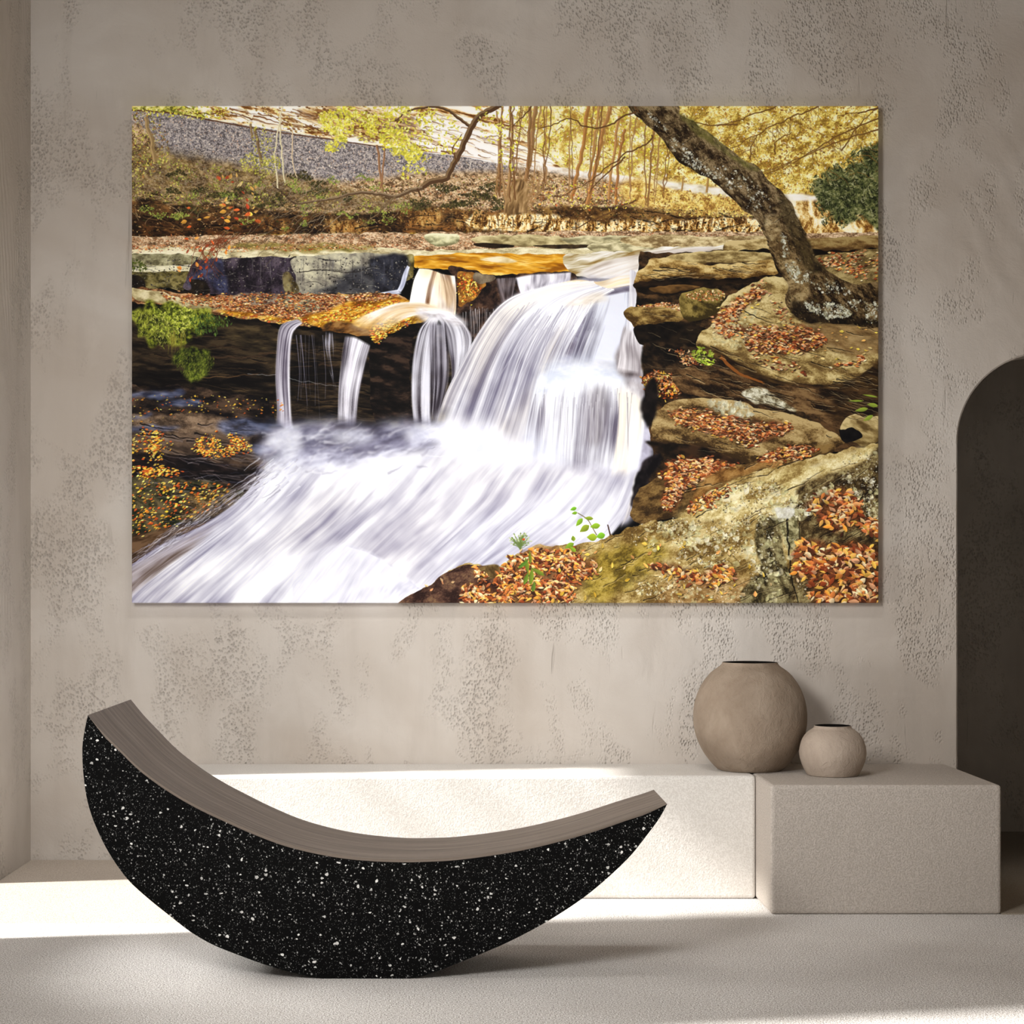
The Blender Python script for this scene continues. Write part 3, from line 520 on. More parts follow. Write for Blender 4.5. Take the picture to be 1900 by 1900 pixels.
    water([[(640,1012),(600,1060),(560,1125)],[(690,1028),(660,1075),(630,1125)],[(740,1060),(715,1090),(695,1125)],[(784,1096),(765,1110),(752,1125)]], 18,2,(184,184,204),(250,250,255),2,.4,.8,.05,.02,.0,seed=44)
    # turbulent pool below the left falls
    area([(500,800),(560,784),(620,780),(690,788),(760,780),(810,790),(800,830),(700,850),(600,870),(520,860),(480,850)], [(74,70,92),(120,118,144),(176,176,200),(226,228,242)], .02,.06,-16,2.2,5,5,8, feather=10, alpha=.85)
    for i in range(170):
        x=R(480,790); y=R(800,885); L=R(14,44); a=R(-.7,.1)
        stroke([(x,y),(x+L*.5,y+L*.5*a+R(-5,5)),(x+L,y+L*a)], R(2,7), 1, [(240,242,252),(222,224,240),(110,106,130),(250,250,255)][i%4], R(.15,.45), wob=3, seed=i)
    soften([(480,780),(800,780),(800,880),(480,880)], 1.6, .9)
    for i in range(60):
        x=R(475,560); y=R(850,910); L=R(14,34)
        stroke([(x,y),(x-L*.4,y+L*.4+R(-3,3)),(x-L,y+L*.8)], R(2,6), .8, [(246,247,254),(130,126,146),(230,232,244)][i%3], R(.2,.5), wob=2, seed=i)
    for cx,cy,rx,ry,a in [(530,815,34,20,.8),(650,810,50,12,.7),(790,806,40,16,.7),(525,870,34,30,.5)]:
        th=np.linspace(0,2*np.pi,16,endpoint=False); area([(cx+rx*np.cos(t),cy+ry*np.sin(t)) for t in th], [(206,208,226),(232,234,246),(250,251,255)], .04,.03,-30,2,4,5,3, feather=8, alpha=a)
    water([[(1176,880),(1168,930),(1150,985)],[(1200,860),(1190,900),(1172,950)],[(1214,840),(1206,870),(1186,900)]], 8,1,(120,112,120),(250,248,250),2,.44,.95,.1,.1,.1,seed=45)
    soften([(1185,640),(1225,640),(1225,960),(1165,960)], 1.2, .8)
    # ================= right bank rocks
    D=[(12,9,6),(34,24,14),(60,42,24),(88,62,36)]
    area([(1186,470),(1250,470),(1640,440),(1640,830),(1400,850),(1200,980),(1170,960),(1190,900),(1215,850),(1200,760),(1195,640),(1180,600)], D, .03,.07,14,2.4,5,3,10, grain=.2, smooth=False)
    T=[(70,52,26),(124,100,56),(166,142,90),(204,182,128)]
    area([(1345,452),(1380,446),(1430,444),(1440,466),(1400,474),(1350,470)], T,.04,.12,4,2.4,4,2,2,shade=.7,sr=4,gy=-1,grain=.2)
    area([(1345,468),(1440,464),(1450,480),(1380,482)], [(8,5,3),(26,18,10)],.1,.1,0,2,2,2,2)
    area([(1490,446),(1560,440),(1640,440),(1640,462),(1560,466),(1500,462)], [(66,44,20),(120,92,50),(160,136,84)],.04,.12,4,2.4,4,2,3,shade=.8,sr=5,grain=.2)
    area([(1500,462),(1560,466),(1640,460),(1640,474),(1560,480),(1500,472)], [(8,5,3),(30,20,10)],.1,.1,0,2,2,2,2)
    area([(1500,482),(1560,470),(1640,464),(1640,512),(1600,530),(1540,510)], [(86,68,38),(136,116,70),(176,156,104)],.04,.1,-12,2.4,4,2,4,grain=.3)
    speck([(1510,478),(1640,470),(1640,520),(1560,505)], 260, LEAF, (1.6,4), (-30,20), seed=81, shadow=.4)
    area([(1240,476),(1330,466),(1440,470),(1440,486),(1330,488),(1250,490)], [(96,76,40),(156,134,84),(200,180,124)],.04,.12,2,2.4,4,2,5,shade=.5,sr=3,grain=.2)
    area([(1208,480),(1260,484),(1330,492),(1430,484),(1446,500),(1430,512),(1340,518),(1250,516),(1200,520),(1176,528),(1180,508),(1200,496)], [(74,50,20),(136,104,52),(184,154,92),(212,188,128)],.04,.09,4,2.4,4,3,6,shade=.6,sr=5,grain=.25)
    area([(1180,524),(1250,518),(1340,520),(1440,510),(1440,520),(1340,530),(1300,545),(1200,545),(1182,540)], [(8,5,3),(24,16,9),(40,26,14)],.05,.1,0,2,3,3,6)
    area([(1206,534),(1260,530),(1300,534),(1250,544),(1215,542)], [(60,40,18),(120,86,44)],.05,.1,0,2,3,2,6,shade=.5,sr=2)
    area([(1158,578),(1180,568),(1220,564),(1256,568),(1270,582),(1262,596),(1230,606),(1200,612),(1172,604)], [(64,44,18),(124,98,50),(172,146,86)],.05,.09,6,2.4,4,3,7,shade=.9,sr=6,grain=.25)
    speck([(1178,566),(1256,564),(1266,580),(1240,572)], 170, LEAFP+LEAF, (1.4,3.2), (-20,30), seed=82)
    area([(1264,548),(1300,536),(1340,540),(1346,560),(1330,584),(1290,596),(1266,586)], [(50,40,16),(104,88,40),(150,130,70)],.06,.08,20,2.4,4,3,8,shade=.8,sr=6,grain=.3)
    speck([(1270,546),(1340,538),(1340,556),(1290,556)], 120, LEAFP+LEAF, (1.4,3), seed=83)
    area([(1180,606),(1260,600),(1310,610),(1300,640),(1240,650),(1190,640)], [(6,4,3),(20,14,9),(36,26,16)],.05,.08,0,2,3,3,6)
    # big leaf slab
    area([(1460,512),(1500,540),(1640,600),(1640,660),(1590,700),(1520,716),(1440,706),(1390,684),(1330,654),(1296,640),(1302,620),(1330,590),(1350,552),(1400,524)], [(94,72,38),(142,118,68),(182,160,104),(210,192,138)], .035,.08,12,2.2,5,3,11, shade=.5, sr=7, grain=.3)
    area([(1296,640),(1330,652),(1390,682),(1440,706),(1520,716),(1590,700),(1640,664),(1640,728),(1560,724),(1480,716),(1400,704),(1340,668),(1300,656)], [(22,14,8),(52,36,18),(90,66,34)], .03,.1,12,2.4,4,3,12, feather=2)
    area([(1500,600),(1640,600),(1640,650),(1580,660),(1520,640)], [(70,48,26),(120,90,54),(150,120,78)], .03,.12,10,2.2,4,3,12, feather=6, alpha=.7)
    for q,n in [([(1370,608),(1420,608),(1480,604),(1530,624),(1510,650),(1440,658),(1400,650),(1376,632)],720),([(1330,580),(1362,560),(1410,530),(1420,542),(1380,574),(1360,620),(1326,616)],520),([(1390,664),(1460,668),(1500,694),(1440,690)],60),([(1550,676),(1600,664),(1606,672),(1560,682)],60),([(1430,540),(1480,600),(1440,596)],30)]:
        if n>300: area(q,[(40,22,12),(90,48,24),(130,76,40)],.1,.1,0,2,3,5,2,feather=3,alpha=.8)
        speck(q, n, LEAF, (2,5), (-40,40), (.35,.6), seed=n, shadow=.5, amp=6)
    speck([(1340,560),(1640,600),(1620,680),(1400,660)], 70, [(240,214,140),(226,170,90),(230,200,80)], (2,4.5), (-20,30), seed=85, shadow=.4)
    speck([(1320,600),(1360,580),(1400,560),(1380,640),(1330,645)], 120, [(214,206,160),(190,184,140)], (1.5,5), (0,180), (.5,.9), (.3,.6), seed=86)
    # shadowed gap, small leafy hollow
    area([(1194,640),(1260,640),(1310,660),(1350,690),(1390,712),(1300,730),(1230,740),(1200,720)], [(10,7,5),(34,24,15),(66,48,30)], .05,.08,20,2.4,4,3,13, feather=2)
    speck([(1244,648),(1290,660),(1306,684),(1270,676)], 150, LEAF, (1.6,3.6), seed=87, shadow=.4)
    area([(1192,702),(1220,690),(1250,700),(1276,722),(1240,740),(1206,724)], [(30,16,8),(80,40,18)],.1,.1,0,2,3,3,2)
    speck([(1192,702),(1220,690),(1250,700),(1276,722),(1240,740),(1206,724)], 330, GOLD+LEAF, (2,4.2), seed=88, shadow=.5)
    speck([(1284,656),(1300,646),(1324,656),(1320,682),(1300,676)], 100, [(160,180,50),(120,146,40),(190,206,80)], (2,4.5), seed=89)
    # slab layers mid-right
    area([(1250,690),(1320,680),(1400,708),(1500,722),(1640,730),(1640,790),(1560,800),(1500,770),(1420,752),(1370,746),(1300,736),(1260,724)], [(22,14,8),(58,40,22),(96,70,42),(126,98,62)], .025,.09,16,2.4,5,3,14, grain=.2)
    stroke([(1336,662),(1370,692),(1420,712)], 7, 3, (150,86,34), .8, wob=3, tex=.6)
    area([(1376,730),(1392,720),(1420,724),(1450,742),(1480,762),(1440,756),(1400,748)], [(96,84,60),(170,164,136),(220,216,196)], .08,.08,20,2.8,4,3,15, feather=1, grain=.4)
    area([(1560,722),(1640,728),(1640,760),(1580,790),(1540,770)], [(14,9,6),(44,30,16),(76,54,30)], .03,.1,10,2.2,4,3,12, feather=5)
    area([(1210,780),(1240,748),(1290,738),(1370,746),(1430,764),(1480,770),(1540,800),(1570,824),(1500,830),(1460,838),(1400,862),(1370,854),(1300,826),(1240,822),(1212,812)], [(52,36,18),(104,80,44),(146,120,74),(180,156,106)], .035,.08,10,2.3,5,3,15, shade=.6, sr=7, grain=.3)
    speck([(1310,745),(1380,750),(1390,775),(1340,770)], 110, [(206,204,180),(176,172,140)], (2,6), (0,180), (.5,.9), (.35,.7), seed=90)
    q=[(1240,768),(1290,760),(1340,770),(1400,780),(1460,784),(1470,800),(1430,816),(1380,822),(1320,806),(1260,786)]
    area(q,[(46,24,12),(100,54,28),(140,86,46)],.1,.1,0,2,3,5,2,feather=3,alpha=.75)
    speck(q, 1000, LEAF, (2,4.8), (-40,40), (.35,.6), seed=91, shadow=.5, amp=6)
    area([(1200,820),(1240,824),(1300,828),(1370,856),(1380,872),(1300,862),(1240,850),(1226,840)], [(10,7,4),(30,20,12),(52,34,20)], .05,.08,8,2.2,3,3,16, feather=2)
    area([(1212,700),(1196,730),(1190,760),(1200,790),(1212,780),(1222,740)], [(8,6,6),(26,20,18)], .06,.05,0,2.2,3,4,16, feather=3)
    area([(1560,800),(1580,770),(1600,772),(1640,776),(1640,812),(1600,826)], [(90,70,36),(150,128,80),(196,176,124)], .04,.1,20,2.2,4,3,16, shade=.6, sr=4)
    area([(1555,800),(1585,796),(1600,812),(1570,822)], [(4,4,6),(16,14,14)], .1,.1,0,2,2,3,1)
    # lower left of the bank
    area([(1196,858),(1226,842),(1216,880),(1196,905),(1178,930),(1170,970),(1176,910)], [(8,6,8),(30,24,26),(56,48,52)], .06,.05,0,2.2,3,4,16, feather=2)
    area([(1176,940),(1190,904),(1230,880),(1258,858),(1300,852),(1370,862),(1440,850),(1500,832),(1560,824),(1500,870),(1400,900),(1290,950),(1240,966),(1190,972),(1172,960)], [(44,30,14),(90,66,34),(132,104,58)], .04,.08,-16,2.3,4,3,17, shade=.5, sr=6, grain=.3)
    q=[(1256,852),(1320,854),(1370,866),(1330,884),(1280,900),(1262,930),(1240,950),(1226,930),(1236,894),(1222,884)]
    area(q,[(46,24,12),(100,54,28),(140,86,46)],.1,.1,0,2,3,5,2,feather=3,alpha=.8)
    speck(q, 900, LEAF, (2.4,5.4), (-50,50), (.35,.6), seed=92, shadow=.5, amp=5)
    q=[(1410,846),(1460,830),(1516,830),(1500,846),(1440,862),(1412,860)]
    speck(q, 330, LEAF, (2.4,5.2), (-50,30), (.35,.6), seed=93, shadow=.5)
    # near boulder, sunlit
    area([(744,1125),(790,1090),(830,1062),(862,1050),(900,1050),(926,1052),(960,1030),(1000,1012),(1060,1010),(1120,1000),(1170,980),(1215,968),(1250,966),(1290,940),(1330,904),(1380,880),(1440,866),(1520,844),(1600,830),(1640,818),(1640,1125)],
         [(92,68,30),(142,116,62),(180,156,98),(212,194,140)], .03,.055,-20,2.2,5,4,18, grain=.35, smooth=False)
    area([(1250,966),(1340,912),(1440,880),(1560,846),(1640,824),(1640,846),(1580,860),(1500,900),(1480,950),(1440,968),(1390,976),(1300,966)], [(130,104,54),(186,164,102),(218,202,146),(238,228,186)], .035,.07,-26,2.2,5,4,19, feather=6, grain=.3)
    area([(1330,876),(1400,860),(1460,858),(1380,880),(1330,900),(1300,930),(1280,940),(1300,900)], [(90,58,24),(140,100,50),(170,130,74)], .05,.08,-26,2.2,4,4,19, feather=3, grain=.3)
    area([(744,1125),(790,1090),(830,1062),(862,1050),(900,1050),(924,1056),(930,1080),(910,1125)], [(38,22,18),(64,42,34),(92,64,50),(120,92,66)], .05,.08,-20,2.2,4,2,20, grain=.3)
    area([(900,1050),(926,1052),(926,1070),(900,1076),(880,1062)], [(70,52,26),(130,106,62)], .1,.1,0,2.2,3,2,20, feather=1, grain=.3)
    area([(1090,1040),(1160,1010),(1240,1010),(1230,1050),(1150,1100),(1090,1118)], [(70,56,12),(120,100,28),(160,136,46),(184,160,76)], .05,.08,-24,2.4,4,8,21, feather=8, grain=.35, alpha=.8)
    area([(1230,1080),(1330,1075),(1400,1080),(1360,1125),(1230,1125)], [(110,74,36),(160,122,74),(200,168,120)], .08,.1,-10,2.6,4,6,22, feather=8, grain=.4, alpha=.7)
    # shaded facets on the right part
    area([(1406,968),(1440,962),(1452,1010),(1462,1060),(1490,1125),(1380,1125),(1392,1074),(1412,1060),(1400,1010)], [(34,28,14),(74,64,38),(112,100,66),(150,140,98)], .06,.09,60,2.6,4,4,23, feather=2, grain=.35)
    area([(1484,904),(1540,880),(1600,860),(1640,846),(1640,1125),(1480,1125),(1478,1040),(1484,990),(1470,960),(1482,930)], [(30,22,12),(62,48,26),(98,80,48),(150,136,92)], .05,.07,-30,2.5,5,4,24, feather=3, grain=.35)
    area([(1440,950),(1478,944),(1484,1000),(1470,1020),(1452,1000)], [(80,74,46),(140,132,92),(190,184,140)], .1,.1,30,2.8,4,4,25, feather=2, grain=.35)
    stroke([(1462,960),(1464,1010),(1466,1060),(1480,1118)], 4, 2, (18,14,8), .85, wob=4, tex=.8)
    stroke([(1484,970),(1482,1010),(1486,1040)], 2, 1, (24,18,10), .7, wob=3)
    for q,n,a in [([(1208,480),(1330,492),(1430,484),(1430,512),(1250,516),(1180,524)],16,4),([(1296,640),(1390,682),(1520,716),(1640,664),(1640,728),(1480,716),(1340,668)],22,12),([(1350,552),(1460,512),(1640,600),(1590,700),(1440,706),(1300,640)],26,14),
        ([(1250,690),(1400,708),(1640,730),(1640,790),(1500,770),(1300,736)],34,16),([(1210,780),(1290,738),(1480,770),(1570,824),(1400,862),(1240,822)],20,12),([(1240,880),(1440,850),(1560,824),(1290,950)],16,-16),([(930,1050),(1250,966),(1600,830),(1640,1125),(930,1125)],60,-24),([(1160,578),(1260,568),(1262,596),(1200,612)],8,5),([(1484,904),(1640,846),(1640,1125),(1480,1125)],26,-30),([(1190,600),(1310,610),(1390,712),(1200,730)],20,14)]:
        cracks(q, n*2, a, (12,60), (.8,2.4), seed=n)
    # lichen
    for q,n,sz in [([(1190,970),(1270,966),(1400,968),(1440,990),(1380,1040),(1300,1050),(1180,1010)],260,(2,8)),([(1440,950),(1500,920),(1570,880),(1580,910),(1500,960)],120,(2,9)),([(1560,860),(1640,846),(1640,960),(1600,960)],150,(1.5,6)),([(1400,990),(1490,1000),(1500,1110),(1400,1110)],110,(2,8)),([(1180,1080),(1330,1060),(1380,1110),(1220,1116)],130,(1.5,5)),([(1300,930),(1440,890),(1480,940),(1400,970)],130,(3,9))]:
        speck(q, n, [(222,214,172),(196,190,140),(238,232,206),(206,202,150)], sz, (0,180), (.4,.9), (.35,.75), seed=n, clump=.03, amp=6, pw=2)
        speck(q, n*2, [(236,230,206),(110,90,50),(70,54,30)], (1,2.4), (0,180), (.5,.9), (.4,.8), seed=n+1, clump=.03, amp=6)
    area([(1440,942),(1470,944),(1478,952),(1462,962),(1446,956)], [(190,186,170),(236,236,230)], .12,.12,0,3,4,5,3, feather=1, alpha=.8)
    # leaf piles on the near boulder
    for q,n,sz in [([(926,1064),(980,1022),(1010,1014),(1060,1020),(1090,1040),(1110,1030),(1100,1060),(1070,1090),(1050,1118),(930,1118),(920,1090)],900,(3,7)),([(866,1090),(900,1082),(916,1100),(912,1120),(862,1120)],150,(3,7)),([(864,1050),(900,1062),(910,1074),(880,1066)],40,(3,6)),
          ([(1200,1050),(1250,1048),(1300,1062),(1350,1056),(1370,1064),(1340,1084),(1280,1082),(1230,1062)],190,(3,7.5)),([(1500,930),(1560,906),(1590,930),(1600,960),(1560,990),(1530,980),(1510,950)],190,(4,9)),([(1600,966),(1640,960),(1640,1000),(1600,990)],60,(4,8)),
          ([(1484,1000),(1520,1006),(1600,1010),(1640,1040),(1640,1120),(1520,1120),(1500,1080),(1470,1064)],520,(4,10)),([(1270,940),(1310,920),(1360,906),(1330,930),(1290,950)],110,(2.5,5)),([(1300,925),(1350,908),(1340,930)],40,(2,5))]:
        if n>140: area(q,[(40,20,10),(96,50,24),(140,84,44)],.1,.1,0,2,3,6,2,feather=4,alpha=.75)
        speck(q, n, LEAF+[(232,150,60),(240,180,90)], sz, (-70,70), (.32,.6), (.85,1), seed=n, shadow=.55, amp=7)
    speck([(930,1060),(1200,1000),(1400,1030),(1420,1110),(1100,1118)], 60, [(246,206,90),(240,190,60),(236,200,140),(226,160,90)], (3,6), seed=101, shadow=.5)
    speck([(780,1100),(840,1066),(900,1090),(860,1116)], 9, [(236,196,140),(220,150,100)], (3,6), seed=102, shadow=.4)
    # ================= leaning trunk
    TL=[(1166,196),(1196,226),(1222,250),(1242,276),(1268,306),(1310,330),(1344,356),(1376,386),(1404,408),(1420,440),(1432,476),(1444,505),(1462,530),(1458,560),(1472,584),(1500,598),(1560,600),(1640,604)]
    TR=[(1640,528),(1590,530),(1556,516),(1530,500),(1512,474),(1492,430),(1474,392),(1456,362),(1430,338),(1408,312),(1370,290),(1330,258),(1290,228),(1262,212),(1252,196)]
    area(TL+TR, [(16,10,5),(44,31,17),(76,58,34),(124,102,68)], .05,.12,48,2.6,5,2,26, grain=.4, shade=.25, sr=8)
    area([(1420,404),(1440,400),(1450,430),(1470,470),(1500,520),(1490,560),(1468,566),(1460,532),(1440,480),(1424,440)], [(80,60,34),(136,112,72),(184,162,116)], .1,.04,80,2.6,4,3,27, feather=3, grain=.35, alpha=.85)
    area([(1456,362),(1474,392),(1492,430),(1512,474),(1530,500),(1500,506),(1480,470),(1460,420),(1444,380)], [(16,12,6),(44,34,18),(74,60,34)], .06,.1,60,2.4,4,2,28, feather=3, alpha=.8)
    area([(1262,208),(1300,236),(1370,292),(1410,314),(1390,316),(1330,276),(1280,240)], [(40,38,12),(72,68,24),(104,98,40)], .1,.1,45,2.4,4,3,29, feather=3, alpha=.7)
    area([(1470,560),(1510,570),(1560,590),(1640,596),(1640,606),(1560,602),(1500,600),(1474,586)], [(10,7,4),(36,26,14)], .1,.1,0,2,3,2,1, feather=3, alpha=.8)
    for q,n,k_ in [([(1200,205),(1240,240),(1290,290),(1340,330),(1300,325),(1250,280)],190,.05),([(1330,300),(1400,340),(1430,380),(1400,400),(1340,340)],120,.05),([(1450,430),(1480,470),(1500,520),(1470,520),(1452,470)],200,.06),([(1496,552),(1540,560),(1580,582),(1540,592),(1500,574)],420,.04),([(1570,560),(1640,566),(1640,600),(1590,592)],120,.05),([(1470,505),(1520,510),(1580,545),(1520,545)],110,.05)]:
        speck(q, n, [(206,206,184),(176,176,150),(150,146,118),(226,228,212)], (1,3.6), (0,180), (.5,.9), (.45,.85), seed=n, clump=k_, pw=2)
    speck(TL+TR, 1500, [(20,14,8),(120,98,62),(40,30,16),(150,128,88),(74,66,30)], (1,3.4), (20,70), (.25,.5), (.3,.7), seed=111)
    for i in range(12):
        t=i/11; x=1230+220*t; y=232+170*t
        stroke([(x-16,y+14),(x,y+2),(x+22,y-8+R(-4,4))], 1, 2.2, (14,9,5), .5, wob=6, seed=i)
    # dark forked branches, upper middle
    BR=(58,36,20); BL=(112,84,52)
    stroke([(930,194),(900,208),(884,222),(874,240),(862,264),(850,290),(838,312),(828,332),(800,338),(782,348)], 11, 10, BR, 1, wob=3, tex=.3, light=BL)
    stroke([(872,232),(856,222),(836,208),(812,198),(786,200),(760,206),(742,218),(714,232)], 6, 2.4, BR, 1, wob=3, tex=.3, light=BL)
    stroke([(784,348),(760,356),(735,366),(700,360),(660,360),(620,370),(575,376),(548,376)], 8, 3, (66,46,28), 1, wob=3, tex=.3, light=(130,106,76))
    stroke([(735,366),(720,378),(700,396),(672,420)], 3.4, 1.2, (90,70,44), .95, wob=4)
    stroke([(548,378),(520,355),(505,340)], 3, 1.4, (50,34,22), .95, wob=4)
    stroke([(690,380),(650,384),(600,395)], 2, 1, (120,98,70), .9, wob=4)
    stroke([(775,350),(782,366)], 4, 3, BR, 1)
    for pts in [[(1180,206),(1130,232),(1088,236),(1060,222),(1030,230),(1000,240)],[(1210,250),(1205,262),(1160,288),(1130,310),(1090,340),(1040,366)],[(1160,290),(1130,320),(1095,352)],[(1180,370),(1120,400),(1060,428)],[(1176,196),(1186,212)],[(990,196),(972,215),(950,235)],[(848,300),(842,275),(860,250)],[(1640,195),(1590,212)]]:
        stroke(pts, 3.4, 1.4, (70,42,20), .95, wob=4, seed=int(pts[0][1]))
    for i in range(80):
        x=R(420,660); y=R(335,440); L=R(20,80); a=R(.2,1.0)
        stroke([(x,y),(x-L*.5*np.cos(a),y+L*.5*np.sin(a)+R(-6,6)),(x-L*np.cos(a),y+L*np.sin(a))], R(1,1.8), .5, [(96,80,60),(50,36,24),(130,112,88)][i%3], R(.5,.9), wob=6, seed=i)
    for i in range(14):
        x=R(340,420); stroke([(420+R(-20,30),R(430,450)),(390+R(-20,20),R(452,470)),(x,R(480,520))], 1.5,.7,(110,54,30),.8,wob=5,seed=i)
    speck([(600,205),(680,200),(760,205),(820,215),(800,260),(760,300),(690,262),(620,280),(606,268)], 1100, YEL, (1.8,4.4), seed=121, clump=.035, amp=12)
    speck([(640,200),(800,200),(850,240),(840,280),(760,300),(700,262)], 450, YEL, (1.8,4), seed=122, amp=12)
    speck([(735,310),(780,306),(790,324),(745,330)], 30, YEL, (2,4.5), seed=123)
    speck([(246,205),(310,200),(420,200),(400,222),(300,216)], 200, YEL+[(110,120,30)], (1.2,3), seed=124)
    speck([(450,290),(520,290),(520,320),(480,330),(450,310)], 260, [(170,160,50),(200,190,80),(120,116,36)], (1.2,3), seed=125, amp=8)
    speck([(470,235),(500,240),(510,300),(480,300)], 100, [(170,160,50),(200,190,80)], (1.2,3), seed=126)
    speck([(340,372),(400,380),(470,395),(480,420),(350,425)], 16, [(246,190,60),(240,160,50),(214,80,30)], (3.5,6.5), (-20,20), seed=127)
    speck([(400,330),(470,330),(470,410),(420,400)], 26, [(240,170,70),(200,70,30),(236,200,120),(180,50,24)], (3,6), seed=128)
    speck([(340,445),(430,445),(400,500),(340,520)], 30, [(214,90,40),(240,150,60),(170,60,30)], (2.5,5), seed=129)
    speck([(880,200),(960,197),(960,300),(930,300)], 160, YEL, (1.6,3.6), seed=130, amp=10)
    speck([(1020,340),(1180,345),(1180,390),(1000,380)], 110, YEL+GOLD, (1.4,3.2), seed=131)
    speck([(246,480),(270,490),(272,500),(250,502)], 60, [(60,70,24),(90,100,36)], (1.5,3), seed=132)
    # fern, seedling and aster in the foreground
    G=(120,150,40); GD=(84,112,34)
    stroke([(1072,952),(1090,964),(1100,980),(1108,994)], 1.4, 1.6, (110,96,60), .95)
    for x,y,L,W,a in [(1065,944,6,3.6,-20),(1067,952,5,3,-10),(1076,968,9,4.5,-50),(1094,962,8,3.6,5),(1086,980,10,6,-35),(1106,976,9,5.4,-10),(1100,997,9,7,0),(1116,994,8,6,-15),(1064,1000,5,4,80),(1058,1012,9,5,-30),(1064,1020,7,4,40)]:
        leaf((x-PX0)*PS,(y-PY0)*PS,L*PS,W*PS,np.radians(a),C(132+R(-16,20),164+R(-14,14),44),1,0)
    stroke([(1128,974),(1133,994)], 2, 2.6, (60,36,22), 1, smooth=False)
    for i in range(60):
        a=R(-3.0,-.1); L=R(10,26); x,y=966,1022-R(0,14)
        ex,ey=x+L*np.cos(a)*1.0,y+L*np.sin(a)*1.1
        stroke([(x,y),(ex,ey)], 1, .7, (96,116,60), .8, smooth=False); leaf((ex-PX0)*PS,(ey-PY0)*PS,2.2*PS,1.3*PS,a,C(190,200,150) if i%2 else C(110,132,64),.9)
    leaf((972-PX0)*PS,(1001-PY0)*PS,3*PS,2.4*PS,0,C(190,80,40),1)
    for x,y,L,W,a in [(978,1050,14,4,80),(986,1072,16,4.5,95),(1000,1062,14,4,30),(970,1048,12,3.5,140),(976,1075,12,4,110),(984,1036,12,3,85),(990,1090,10,4,100)]:
        leaf((x-PX0)*PS,(y-PY0)*PS,L*PS,W*PS,np.radians(a),C(92+R(-10,20),124+R(-10,14),40),1,0)
    for x,y,L,W,a in [(1600,760,12,4,-10),(1620,752,10,4,10),(1612,775,10,4,-30),(1590,744,14,2,0),(1616,735,14,2,10)]:
        leaf((x-PX0)*PS,(y-PY0)*PS,L*PS,W*PS,np.radians(a),C(130,150,50),.95,0)
    # overall: a little contrast
    global IMG
    x = np.clip(IMG, 0, 1)
    row = (np.arange(PH)/PS+PY0)[:, None, None]
    g = 1-.24*np.clip((450-row)/50, 0, 1)
    x = x**g
    soft = blur(x, 1); x = np.clip(x+.35*(x-soft), 0, 1)
    IMG[:] = x
paint_all()
# ---------------------------------------------------------------- the room
import bpy, bmesh, math, random
from mathutils import Vector, Matrix
S = bpy.context.scene
COL = S.collection
HC, FP, VX, VY = 1.1, 3300.0, 850.0, 1075.0     # camera height, focal length, principal point (1900 frame)
def wpt(px, py, F):                              # F: drawing scale of the plane the point stands in
    return Vector(((px-VX)/F*HC, FP*HC/F, HC-(py-VY)/F*HC))
def dep(F): return FP*HC/F
YW, YB, YK, YS, YC = dep(557), dep(593), dep(622), dep(607), dep(741)   # wall, bench, block, step, crescent front
XL = -1.566

cam = bpy.data.cameras.new('camera'); co = bpy.data.objects.new('camera', cam); COL.objects.link(co)
co.location = (0, 0, HC); co.rotation_euler = (math.pi/2, 0, 0)
cam.sensor_width = 36; cam.lens = FP/1900*36; cam.shift_x = (950-VX)/1900; cam.shift_y = (VY-950)/1900
cam.clip_end = 100
S.camera = co

